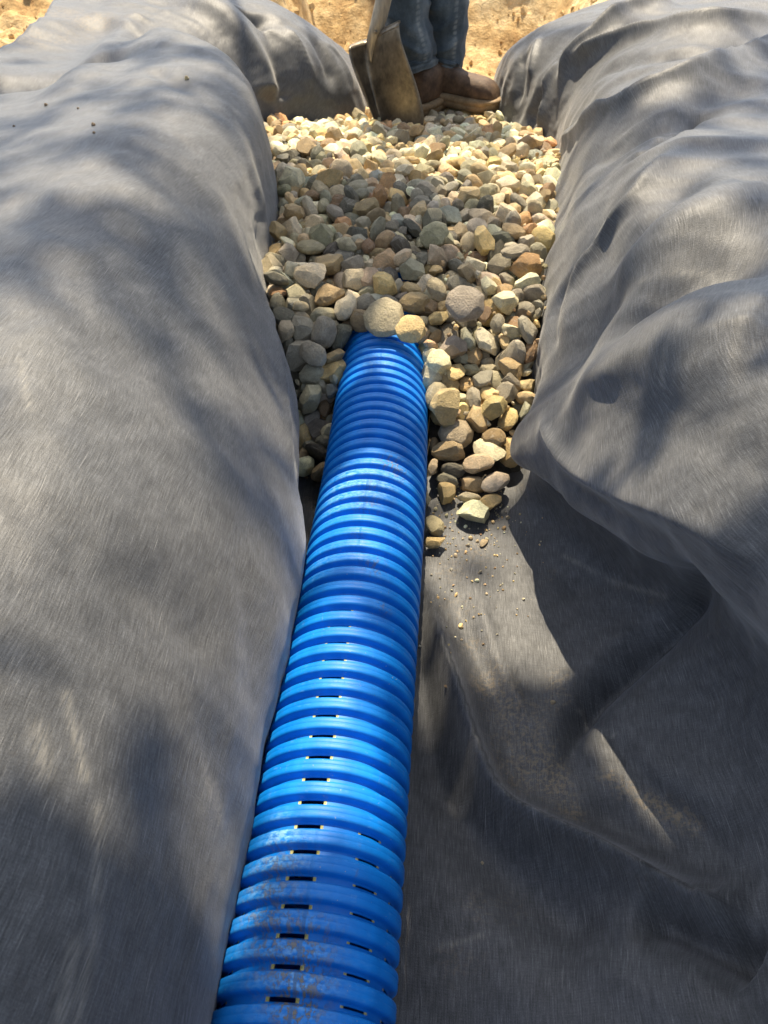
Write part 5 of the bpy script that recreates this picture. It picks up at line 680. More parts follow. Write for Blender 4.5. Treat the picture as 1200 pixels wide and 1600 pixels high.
5,200,-1457,18611,488,32,-45,30,-78,4,198,-1220,10503,1490,44,86,-11,25,7,121,1661,18862,485,28,-44,74,43,2,134,-1539,19186,508,32,30,70,-55,6,200,2156,17898,628,26,79,44,35,4,195,-277,13238,1288,95,15,-21,-17,4,193,342,13190,1316,16,65,64,37,17,181,-2452,11295,1380,72,-57,-28,27,7,148,-286,10220,1398,70,-1,-29,66,7,134,244,9505,1236,10,-65,-68,-34,
7,101,-2255,11936,1574,67,-41,-8,-61,13,200,-2441,18238,624,18,44,-85,25,4,175,-154,22835,43,13,88,-46,-7,5,114,-269,13416,1358,66,56,-32,-38,11,159,-2170,13268,1435,52,-22,68,47,4,194,1096,13776,1337,2,1,-100,-2,14,102,-2220,11297,1344,2,-26,-96,13,11,168,498,11562,1387,83,-24,14,49,0,137,-2455,12237,1430,25,29,-43,-82,10,117,-126,12125,1514,68,-28,-6,-67,
7,85,-741,23294,18,7,94,33,3,4,160,-495,23208,27,3,6,99,14,2,100,340,10359,1371,42,-33,84,0,12,207,1086,10589,1479,5,31,-1,95,13,86,-201,8694,1040,46,63,-46,-42,16,91,-1226,11666,1388,87,25,-38,-20,8,136,-2314,11548,1426,3,-10,-99,5,6,232,-190,11871,1372,46,69,-21,52,7,153,-66,10314,1154,27,-40,83,-29,4,206,878,10104,1152,65,-3,7,-76,
6,186,-203,10602,1183,25,3,96,-16,3,113,289,22396,82,2,73,-68,1,1,98,-1564,22802,21,10,31,-94,-5,4,163,-1995,21926,155,22,-8,-85,-47,15,133,-1120,21723,140,26,-16,-6,-95,0,200,-2010,23603,67,3,-7,-16,-98,2,218,-2404,11862,1451,29,8,1,95,10,170,-1539,12027,1358,22,-78,-39,45,13,90,-18,14636,1273,27,28,-67,-64,12,154,533,14553,1271,41,-48,73,-25,
9,103,-2050,14432,1232,54,42,-69,-24,13,167,-330,21944,147,55,-32,30,71,6,125,-1563,22208,113,75,27,-55,27,9,167,-1621,15392,1124,12,-10,95,-28,3,183,453,11802,1355,56,11,-66,-49,11,206,-74,10685,1349,14,84,-19,-49,4,176,1208,10426,1309,35,10,21,-90,13,113,-1076,10733,1431,28,-62,-41,60,5,145,700,12510,1354,14,-51,81,26,11,105,1416,11652,1389,18,9,95,23,
15,147,-979,9812,1385,70,28,0,-65,17,140,-2547,11528,1383,56,-55,60,16,6,166,1231,10169,1233,13,91,32,-24,0,173,-4221,17466,973,9,27,63,-72,11,200,-2096,17667,799,11,-88,12,-45,9,200,-109,17699,827,24,22,93,-15,9,164,147,18263,711,76,-25,9,-60,1,148,1905,18222,668,55,66,-27,44,1,165,1017,15991,1111,18,26,-20,93,16,200,-3988,16376,1037,14,20,-54,-80,
10,163,-2826,15782,1201,9,59,78,-21,13,131,-2738,13271,1419,24,-47,31,79,7,98,-1306,12798,1472,75,-8,-13,-64,3,146,329,12799,1430,71,-57,-30,-28,17,116,1882,14913,1122,29,-40,-80,34,6,85,-885,15691,1069,64,74,-1,-20,13,132,-1553,17005,836,40,71,54,20,16,112,-82,16230,1157,24,-4,-70,-66,0,92,46,15981,1121,22,56,-64,-47,5,200,-3934,16133,1159,28,44,-69,-51,
15,146,-2987,16104,1120,40,-64,-62,24,5,122,-269,22169,112,92,-13,-34,-17,7,135,453,22052,133,72,-4,34,60,10,102,-333,22396,71,18,62,-76,4,5,171,1370,16492,1019,73,-38,8,-56,14,133,2149,16556,846,7,79,-27,-54,14,108,-4011,16882,958,32,-90,25,-13,6,185,-4073,16645,1001,93,11,-14,-33,5,169,503,12938,1367,99,5,-11,10,4,185,1694,12130,1365,54,38,7,75,
0,153,-2851,13382,1516,22,-18,2,-96,2,131,-824,15961,931,67,44,58,-13,16,184,-251,13801,1286,93,-34,-16,2,3,183,1669,13703,1213,44,12,87,-16,10,115,-2478,15322,1143,6,-71,48,50,1,163,-3473,14702,1133,2,84,16,51,1,124,227,12708,1410,22,-45,-43,-75,4,208,1419,12219,1304,53,-83,-3,-18,6,121,707,14656,1190,34,-4,-82,46,1,225,785,13301,1261,86,-4,3,50,
11,167,-644,17080,748,14,8,-92,-37,8,137,2254,17645,783,37,-38,-81,-24,9,164,-3674,17556,851,58,38,23,68,6,183,-2802,17712,795,25,-15,92,-25,9,130,816,11592,1425,30,59,57,49,12,85,-1443,11282,1443,23,82,2,52,2,194,-216,10965,1490,19,0,97,-13,10,141,1519,14619,1264,18,-3,97,18,0,200,1325,17560,659,33,56,-10,75,16,85,-731,16354,937,28,16,69,65,
2,200,686,16232,946,63,33,-58,40,6,195,1920,16042,785,23,-7,-66,-72,16,153,-3397,16519,865,64,-47,-52,31,7,200,-4158,17250,867,89,-1,-39,22,2,197,-1952,17306,835,21,-43,-67,56,1,173,-723,19866,311,15,98,11,5,14,200,-2153,17008,871,14,85,-50,-6,2,198,-1625,16735,898,96,-28,-5,-10,16,93,1824,16985,927,24,27,-90,23,13,200,-2001,19986,332,6,59,80,5,
16,236,1119,7382,328,82,-6,-17,-54,11,110,-1303,8100,341,38,40,11,-82,9,161,-3082,19337,412,65,-38,-7,-65,0,200,-2244,19446,411,39,-45,74,-32,13,200,562,19343,387,10,79,60,4,9,182,1579,19416,403,78,-23,-3,58,10,89,-1226,18350,710,26,59,44,-62,6,146,1324,19763,328,18,34,73,-57]
from mathutils import Quaternion
_s = np.array(SETTLED, float).reshape(-1, 9)
PAL = {'G': ('grey', (.33, .315, .265)), 'D': ('dark grey', (.14, .138, .118)), 'B': ('blue-grey', (.31, .335, .31)), 'K': ('greenish grey', (.42, .39, .285)), 'T': ('tan', (.47, .365, .225)),
       'Y': ('yellowish', (.60, .47, .25)), 'C': ('pale cream', (.76, .70, .54)), 'O': ('rusty orange', (.47, .29, .155)), 'N': ('brown', (.27, .19, .115)), 'P': ('pinkish', (.58, .48, .36))}
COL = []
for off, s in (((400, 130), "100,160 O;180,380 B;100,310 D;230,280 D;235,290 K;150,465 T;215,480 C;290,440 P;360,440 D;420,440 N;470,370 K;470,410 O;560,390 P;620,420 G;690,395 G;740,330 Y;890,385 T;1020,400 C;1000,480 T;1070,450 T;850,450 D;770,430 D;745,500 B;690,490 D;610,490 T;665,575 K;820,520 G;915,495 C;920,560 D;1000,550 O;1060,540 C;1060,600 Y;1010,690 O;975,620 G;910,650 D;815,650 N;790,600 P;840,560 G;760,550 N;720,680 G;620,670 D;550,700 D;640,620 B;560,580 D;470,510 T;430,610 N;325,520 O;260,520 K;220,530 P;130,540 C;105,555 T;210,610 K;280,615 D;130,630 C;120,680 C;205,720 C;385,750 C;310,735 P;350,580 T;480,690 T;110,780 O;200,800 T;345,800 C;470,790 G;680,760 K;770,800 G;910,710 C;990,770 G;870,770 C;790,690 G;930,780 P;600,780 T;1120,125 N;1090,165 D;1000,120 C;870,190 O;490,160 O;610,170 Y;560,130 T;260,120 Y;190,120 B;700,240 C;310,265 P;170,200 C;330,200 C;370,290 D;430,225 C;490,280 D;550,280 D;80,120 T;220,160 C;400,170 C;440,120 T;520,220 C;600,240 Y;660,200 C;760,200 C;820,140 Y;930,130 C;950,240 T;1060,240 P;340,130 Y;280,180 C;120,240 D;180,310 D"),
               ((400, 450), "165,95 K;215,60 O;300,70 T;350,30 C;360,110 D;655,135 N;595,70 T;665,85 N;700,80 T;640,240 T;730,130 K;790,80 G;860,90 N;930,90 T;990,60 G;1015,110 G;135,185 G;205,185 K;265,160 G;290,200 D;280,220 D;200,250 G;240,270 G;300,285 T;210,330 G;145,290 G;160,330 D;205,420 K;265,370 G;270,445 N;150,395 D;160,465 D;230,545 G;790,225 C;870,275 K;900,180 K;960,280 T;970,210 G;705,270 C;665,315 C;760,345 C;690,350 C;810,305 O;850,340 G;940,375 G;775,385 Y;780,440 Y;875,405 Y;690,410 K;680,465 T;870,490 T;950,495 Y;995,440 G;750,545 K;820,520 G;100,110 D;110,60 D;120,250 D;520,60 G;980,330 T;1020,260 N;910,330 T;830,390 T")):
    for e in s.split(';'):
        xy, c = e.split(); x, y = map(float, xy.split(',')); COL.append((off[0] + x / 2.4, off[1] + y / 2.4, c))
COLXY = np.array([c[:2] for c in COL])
# the stones one notices: px, py, long side px, width/length, in-plane angle deg, colour, sits at z, shape, flatness
HEROES = [(600,496,64,.86,10,'K',.148,0,.40),(641,515,48,.9,30,'Y',.139,3,.6),(822,419,50,.92,-20,'O',.150,6,.6),(727,473,60,.84,-55,'G',.165,0,.5),(680,370,48,.9,40,'K',.172,2,.6),(683,452,44,.74,-65,'K',.170,5,.5),(485,431,52,.64,5,'C',.155,8,.5),
  (712,677,54,.82,-20,'K',.052,0,.6),(700,706,53,.55,2,'T',.040,7,.6),(772,686,38,.9,20,'N',.052,3,.7),(798,706,40,.9,0,'Y',.032,4,.7),(762,708,54,.62,-35,'C',.042,8,.5),(749,727,52,.62,8,'P',.038,2,.55),(741,757,40,.62,-8,'T',.018,10,.6),(775,753,52,.62,35,'C',.026,9,.5),
  (708,734,40,.6,-15,'D',.024,5,.6),(699,752,36,.6,-30,'G',.014,6,.6),(698,768,28,.9,20,'T',.013,13,.8),(733,778,38,.40,-6,'C',.010,12,.5),(767,786,38,.72,25,'Y',.012,2,.55),(739,802,52,.56,-12,'C',.010,14,.5),(679,820,38,.62,-65,'K',.012,0,.5),(680,847,34,.86,10,'Y',.011,17,.6),
  (667,781,26,.5,80,'G',.012,6,.5),(677,730,30,.5,75,'P',.030,2,.6),(678,695,30,.6,80,'N',.040,5,.6),(731,652,36,.7,-20,'G',.055,6,.6)]
objs_stones = []
def stone_mesh(k, sub=3):
    v, f = STONE[k]; me = bpy.data.meshes.new('gravel_stone'); me.from_pydata(v.tolist(), [], f); me.polygons.foreach_set('use_smooth', np.ones(len(f), bool)); me.materials.append(M['stone']); me.set_sharp_from_angle(angle=R(34)); return me
SM = [stone_mesh(k) for k in range(NV)]
rs = random.Random(77)
loc = _s[:, 2:5] / 10000; px, py, dep = proj(loc); size = _s[:, 1] / 10000
drop = np.zeros(len(_s), bool)
drop |= (py > 655) & (px > 672)
drop |= (np.abs(px - 602) < 54) & (py > 506) & (py < 600) & (loc[:, 1] < .95) & (loc[:, 2] > .115)
drop |= (np.abs(px - 602) < 68) & (py > 525) & (py < 590) & (loc[:, 1] < .93) & (loc[:, 2] > .085)
size = np.minimum(size, .0205)
hero_rows = []
for (hx, hy, L, asp, ang, c, z, k, flat) in HEROES:
    q = at_z(hx, hy, z); d = proj([q])[2][0]; half = L / 2 * d / FPX
    if hy < 640:
        dd = np.hypot(px - hx, py - hy); drop |= (dd < L * .36) & (loc[:, 2] > z - .035) & (np.linalg.norm(loc - np.array(q), axis=1) < half * 1.1)
    tilt = R(34 if hy < 640 else 8); view = math.atan2(q.y, q.x)
    rot = Matrix.Rotation(tilt, 3, 'X') @ Matrix.Rotation(R(ang) + YAW, 3, 'Z')
    hero_rows.append((k, q, rot.to_quaternion(), (half, half * asp / .8, half * flat / .6), c, True))
rows = []
for i in range(len(_s)):
    if drop[i]: continue
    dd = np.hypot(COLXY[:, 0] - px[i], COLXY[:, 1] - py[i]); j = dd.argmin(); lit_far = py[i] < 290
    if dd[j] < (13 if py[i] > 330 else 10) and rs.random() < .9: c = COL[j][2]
    else: c = rs.choices('GDBKTYCONP', (.22, .07, .02, .24, .18, .09, .14, .012, .03, .03))[0] if not lit_far else rs.choices('GDBKTYCONP', (.12, .04, .015, .15, .20, .20, .27, .012, .02, .03))[0]  # far stones drawn paler and yellower: sunlight put into their colour
    fl = rs.uniform(.74, 1.02)
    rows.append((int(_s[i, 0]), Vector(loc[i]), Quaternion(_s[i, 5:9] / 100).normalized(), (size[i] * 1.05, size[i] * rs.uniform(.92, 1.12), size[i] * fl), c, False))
rows = hero_rows + rows
N_IND = 300
ORD = ['', 'second ', 'third ', 'fourth ', 'fifth ', 'sixth ', 'seventh ', 'eighth ', 'ninth ', 'tenth ', 'eleventh ', 'twelfth ', 'thirteenth ', 'fourteenth ', 'fifteenth ', 'sixteenth ']
def jitter(c, r):
    h = PAL[c][1]; b = r.uniform(.72, 1.18); return tuple(max(.02, min(.8, v * b * w_ * r.uniform(.95, 1.05))) for v, w_ in zip(h, (1.08, 1.0, .84)))
groups = {}
for n, (k, q, rot, sc, c, hero) in enumerate(rows[:N_IND]):
    o = bpy.data.objects.new('gravel_stone', SM[k]); C.objects.link(o); o.location = q; o.rotation_mode = 'QUATERNION'; o.rotation_quaternion = rot; o.scale = sc
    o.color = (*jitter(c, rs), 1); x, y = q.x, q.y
    if y < .90 and x < -.11: z = 'left of the blue pipe'
    elif y < .88 and x > -.02: z = 'between the blue pipe and right fabric wall' if y > .74 else 'at the loose foot of the gravel'
    elif y < .98 and abs(x + .075) < .075: z = 'on the buried end of the pipe'
    elif x < float(np.interp(y, [.9, 1.4, 2], [-.20, -.25, -.3])): z = 'along the left fabric wall'
    elif x > float(np.interp(y, [.9, 1.4, 2], [.10, .14, .16])): z = 'along the right fabric wall'
    elif y < 1.18: z = 'in the gravel just past the pipe'
    elif y < 1.45: z = 'in the middle of the gravel bed'
    else: z = 'in the far gravel below the shovel'
    s3 = 'large ' if max(sc) > .0205 else ('small ' if max(sc) < .0145 else '')
    sh = 'rounded' if k in (0, 3, 5, 9, 12, 15) else 'angular'
    groups.setdefault((s3, PAL[c][0], sh, z), []).append((y, o))
for (s3, cn, sh, z), l in groups.items():
    l.sort(key=lambda e: e[0])
    for i, (y, o) in enumerate(l):
        if len(l) == 1: lab = f'{s3}{cn} {sh} stone {z}'
        else: lab = f'{s3}{cn} {sh} stone {z}, {ORD[min(i, 15)]}nearest camera'
        tag(o, lab, 'stone', 'gravel stones covering the drain pipe')
# the remaining small stones of the bed
def rest():
    V = []; F = []; CC = []; n = 0; low = {}
    for (k, q, rot, sc, c, hero) in rows[N_IND:]:
        v, f = STONE[k]
        w = (v * np.array(sc)) @ np.array(rot.to_matrix()).T + np.array(q); V.append(w); F.append(np.array(f) + n); n += len(w); CC.append(np.tile(np.array([*jitter(c, rs), 1.0]), (len(w), 1)))
    V = np.concatenate(V); F = np.concatenate(F); me = bpy.data.meshes.new('loose_gravel')
    me.vertices.add(len(V)); me.vertices.foreach_set('co', V.reshape(-1).astype(np.float32)); me.loops.add(F.size); me.loops.foreach_set('vertex_index', F.reshape(-1).astype(np.int32))
    me.polygons.add(len(F)); me.polygons.foreach_set('loop_start', np.arange(0, F.size, 3, dtype=np.int32)); me.polygons.foreach_set('loop_total', np.full(len(F), 3, np.int32)); me.polygons.foreach_set('use_smooth', np.ones(len(F), bool)); me.update(calc_edges=True)
    at = me.color_attributes.new('stone_colour', 'FLOAT_COLOR', 'POINT'); at.data.foreach_set('color', np.concatenate(CC).reshape(-1).astype(np.float32))
    o = link('loose_gravel', me, M['stones']); tag(o, 'mixed grey and tan river gravel filling the far trench up to the shovel', 'gravel', kind='stuff')
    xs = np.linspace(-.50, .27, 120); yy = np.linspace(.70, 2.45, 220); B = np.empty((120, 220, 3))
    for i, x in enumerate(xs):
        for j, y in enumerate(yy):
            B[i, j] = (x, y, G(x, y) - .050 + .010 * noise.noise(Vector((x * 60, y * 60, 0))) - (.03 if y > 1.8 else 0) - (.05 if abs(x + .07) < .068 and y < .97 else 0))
    o = link('gravel_underlay', grid_mesh('gravel_underlay', B), M['under']); tag(o, 'dark sheet added beneath the gravel stones, seen through their gaps', 'gravel', kind='stuff')  # dark filler sheet added under the loose stones
rest()
def grit():
    rg = random.Random(31); V = []; F = []; n = 0; CC = []; bv = bvh_of(LINER[::2, ::2])
    for i in range(1500):
        if i < 1100:
            x = rg.uniform(-.42, .24); y = rg.uniform(.74, 1.7); z = G(x, y) - rg.uniform(.006, .018); s = rg.uniform(.0022, .0055)
            if G(x, y) < .03 or (abs(x + .068) < .07 and y < .95): continue
        else:
            x = rg.gauss(.055, .035); y = .72 - abs(rg.gauss(0, .11)); s = rg.uniform(.0005, .0017) if rg.random() < .93 else .003
            if x < .008: continue
            h = bv.ray_cast(Vector((x, y, .075)), Vector((0, 0, -1)))[0]
            if h is None: continue
            z = h.z + s * .3
        v, f = STONE[rg.randrange(NV)]
        V.append((v * s) @ np.array(Euler((rg.uniform(0, 6), rg.uniform(0, 6), rg.uniform(0, 6))).to_matrix()).T + np.array((x, y, z))); F += [[a + n for a in t] for t in f]; n += len(v)
        CC.append(np.tile(np.array([*jitter(rg.choice('TTKGYCN'), rg), 1.0]), (len(v), 1)))
    me = bpy.data.meshes.new('gravel_grit'); me.from_pydata(np.concatenate(V).tolist(), [], F); me.materials.append(M['stones'])
    at = me.color_attributes.new('stone_colour', 'FLOAT_COLOR', 'POINT'); at.data.foreach_set('color', np.concatenate(CC).reshape(-1).astype(np.float32))
    o = link('gravel_grit', me); tag(o, 'fine chips and grit between the stones and scattered below the gravel foot', 'grit', kind='stuff')
grit()

# loose crumbs lying on the fabric
cr = stone_mesh(4); cr.name = 'soil_crumb'
for px_, py_, L, c, lab in [(755,850,20,'T','tan flake of stone on the fabric below the gravel toe'),(697,1073,7,'N','tiny brown crumb on the fabric right of the pipe'),(746,846,7,'T','small tan chip beside the larger tan flake'),(705,890,6,'C','pale crumb on the fabric below the lowest stones'),
      (738,812,9,'T','tan chip just under the lowest cream stone'),(478,747,8,'N','dark crumb in the gap between left fabric and pipe'),(72,165,8,'N','dark soil crumb on the fabric at upper left'),(146,196,9,'N','lower dark soil crumb on the upper left fabric'),(147,208,6,'N','lowest dark soil speck on the upper left fabric'),
      (292,124,11,'Y','yellow leaf scrap on the upper left fabric'),(22,198,6,'N','dark speck near the left edge of the fabric'),(122,170,5,'N','faint crumb right of the dark soil crumb'),(735,935,5,'N','brown speck on the sunlit fabric floor'),(740,965,5,'T','tan speck on the sunlit fabric floor'),
      (864,1098,9,'T','tan crumb in the dust near the right crease'),(656,1010,5,'C','pale speck close to the right side of the pipe')]:
    q = hit(px_, py_, LBV)
    if q is None: continue
    d = proj([q])[2][0]; s_ = L / 2 * d / FPX; o = bpy.data.objects.new('soil_crumb', cr); C.objects.link(o); o.location = q + Vector((0, 0, s_ * .4)); o.scale = (s_ * (.6 if py_ < 260 else 1), s_ * (.5 if L > 15 else .7), s_ * (.3 if L > 15 else .6))
    o.rotation_euler = (.2, .1, px_); o.color = (*PAL[c][1], 1); tag(o, lab, 'soil crumb', 'crumbs scattered on the fabric')

# ---------------------------------------------------------------- helpers for lofted bodies
def loft(name, rings, mat, parent=None, cap=True, sub=0):
    bm = bmesh.new(); vs = [[bm.verts.new(p) for p in r] for r in rings]; n = len(rings[0])
    for a, b in zip(vs[:-1], vs[1:]):
        for i in range(n): bm.faces.new((a[i], a[(i+1) % n], b[(i+1) % n], b[i]))
    if cap:
        bm.faces.new(vs[0][::-1]); bm.faces.new(vs[-1])
    bmesh.ops.recalc_face_normals(bm, faces=bm.faces)
    me = bpy.data.meshes.new(name); bm.to_mesh(me); bm.free(); me.polygons.foreach_set('use_smooth', np.ones(len(me.polygons), bool))
    o = link(name, me, mat, parent)
    if sub: m = o.modifiers.new('s', 'SUBSURF'); m.levels = m.render_levels = sub
    return o
def circ(c, ax, rx, ry, n=24, up=None):
    ax = Vector(ax).normalized(); e1 = ax.cross(Vector((0, 1, 0)) if abs(ax.y) < .8 else Vector((1, 0, 0))).normalized(); e2 = ax.cross(e1)
    return [Vector(c) + e1 * (rx * math.cos(t)) + e2 * (ry * math.sin(t)) for t in [2 * math.pi * i / n for i in range(n)]]

# ---------------------------------------------------------------- shovel standing in the gravel
def shovel():
    base = at_y(610, 182, 1.99); root = empty('shovel', base)
    tag(root, 'dull brown steel shovel standing blade down in the gravel before the boots', 'shovel')
    def W(px, py, y): return at_y(px, py, y) - base
    rowsb = [[(545,79,2.005),(560,73,2.030),(577,67,2.045),(598,52,2.010),(623,40,1.965)],
             [(547,90,2.000),(561,86,2.028),(578,82,2.040),(602,72,2.000),(626,62,1.958)],
             [(555,115,1.992),(567,112,2.022),(581,110,2.032),(609,104,1.992),(638,98,1.950)],
             [(568,147,1.985),(578,146,2.012),(588,146,2.020),(618,142,1.982),(652,138,1.942)],
             [(581,178,1.975),(589,180,2.002),(597,182,2.010),(627,183,1.972),(662,180,1.935)],
             [(592,208,1.970),(600,214,1.992),(610,220,2.000),(634,220,1.965),(658,208,1.930)]]
    Pb = np.array([[W(*c) for c in r] for r in rowsb])
    # refine with Catmull-Rom both ways
    def cr(A, m):
        Q = np.concatenate([2*A[:1]-A[1:2], A, 2*A[-1:]-A[-2:-1]]); out = []
        for i in range(len(A) - 1):
            p0, p1, p2, p3 = Q[i:i+4]
            for u in np.arange(m) / m: out.append(.5 * (2*p1 + (p2-p0)*u + (2*p0-5*p1+4*p2-p3)*u*u + (3*p1-p0-3*p2+p3)*u**3))
        out.append(A[-1]); return np.array(out)
    Pb = cr(Pb, 5); Pb = cr(Pb.transpose(1, 0, 2), 5).transpose(1, 0, 2)
    o = link('blade', grid_mesh('blade', Pb), M['blade'], root); md = o.modifiers.new('t', 'SOLIDIFY'); md.thickness = .002; md.offset = 0
    # rolled tread along the top of the blade
    top = Pb[0]; T = []
    for i, p in enumerate(top):
        T.append([p + np.array((0, -.001, -.002)), p + np.array((0, .004, .004)), p + np.array((.001, .020, .006)), p + np.array((.002, .026, .001))])
    T = np.array(T); T = cr(T.transpose(1, 0, 2), 3); a = link('tread', grid_mesh('tread', T), M['blade'], root); m2 = a.modifiers.new('t', 'SOLIDIFY'); m2.thickness = .0026; m2.offset = 0
    c0 = W(577, 74, 2.034); cA = W(584, 58, 2.034); c1 = W(590, 40, 2.036); c2 = W(601, -8, 2.045); d = (c2 - c1).normalized(); ax = (c1 - cA).normalized()
    rings = [circ(W(580, 100, 2.028), ax, .003, .002), circ(c0, ax, .010, .006), circ(cA, ax, .016, .011), circ(c1, d, .0178, .015), circ(c1 + (c2 - c1) * .6, d, .0185, .0175), circ(c2 + d * .12, d, .0195, .0195)]
    loft('socket', rings, M['socket'], root, sub=1)
    e = c2 + d * .12; hd = (d * .9 + Vector((.05, .25, .4))).normalized()
    loft('handle', [circ(e, d, .0175, .0175), circ(e + d * .1, d, .017, .017), circ(e + d * .3, hd, .0165, .0165), circ(e + d * .3 + hd * .55, hd, .0165, .0165), circ(e + d * .3 + hd * .75, hd, .018, .018), circ(e + d * .3 + hd * .76, hd, .012, .012)], M['wood'], root, sub=1)
    loft('rivet', [circ(W(587, 50, 2.020), (0, 1, 0), .004, .004, 10), circ(W(587, 50, 2.016), (0, 1, 0), .003, .003, 10)], M['socket'], root)
shovel()

# ---------------------------------------------------------------- the worker: jeans and boots (the frame ends at the shins)
def boot(parent, heel, yaw, length, zb, seedv):
    """heel: heel position; yaw: direction the toe points (rad, 0 = +x)"""
    L = length; f = Vector((math.cos(yaw), math.sin(yaw), 0)); s = Vector((-math.sin(yaw), math.cos(yaw), 0)); org = Vector((heel[0], heel[1], zb))
    def Wd(t): return float(np.interp(t, [0, .04, .12, .3, .5, .68, .82, .92, .975, 1.0], [.012, .024, .032, .031, .032, .041, .044, .038, .025, .006]))
    def Ht(t): return float(np.interp(t, [0, .03, .1, .25, .38, .46, .56, .68, .80, .90, .96, 1.0], [.05, .10, .112, .114, .108, .092, .082, .076, .073, .066, .050, .022]))
    ts = [0, .015, .04, .08, .14, .22, .30, .36, .42, .48, .54, .60, .66, .72, .78, .84, .88, .92, .95, .975, .99, 1.0]
    rings = []
    for t in ts:
        w, h = Wd(t), Ht(t); r = []
        for i in range(28):
            a = 2 * math.pi * i / 28; cx, cz = math.cos(a), math.sin(a); ex = .62 if cz > 0 else .35
            x = w * math.copysign(abs(cx) ** (.72), cx); zz = .026 + (h - .026) * .5 * (1 + math.copysign(abs(cz) ** ex, cz))
            if t > .5: x *= 1 - .22 * max(0, cz)
            if t < .45: x *= 1 - .10 * max(0, cz)
            crease = .0065 * math.sin(t * 46 + 1.2 * cz) * math.exp(-((t - .58) / .10) ** 2) * max(0, cz) + .0022 * noise.noise(Vector((t * 9, cx * 2, cz * 2 + seedv)))
            r.append(org + f * (t * L) + s * (x + crease * cx) + Vector((0, 0, zz + crease)))
        rings.append(r)
    b = loft('boot', rings, M['leather'], parent, sub=1)
    # sole: outline with a projecting welt
    def outline(g, z):
        pts = [];
        for t in ts: pts.append((t, 1))
        for t in reversed(ts): pts.append((t, -1))
        return [org + f * (t * L * (1 + 2 * g / L) - g) + s * (sd * (Wd(t) + g)) + Vector((0, 0, z + (.006 if t > .9 and z < .02 else 0))) for t, sd in pts]
    loft('sole', [outline(-.003, .0), outline(.003, .001), outline(.0045, .012), outline(.004, .016), outline(.0075, .018), outline(.0075, .0275), outline(.003, .030), outline(-.006, .031)], M['sole'], b)
    # stitched seam along the vamp and a few lace bars
    for k in range(4):
        t = .40 + k * .045; h = Ht(t); c = org + f * (t * L) + Vector((0, 0, h + .001)); w = .018
        p0, p1 = c + s * w - Vector((0, 0, .006)), c - s * w - Vector((0, 0, .006))
        loft('lace', [circ(p0, s, .002, .002, 8), circ(c, s, .0024, .0024, 8), circ(p1, s, .002, .002, 8)], M['sole'], b, sub=1)
    return b
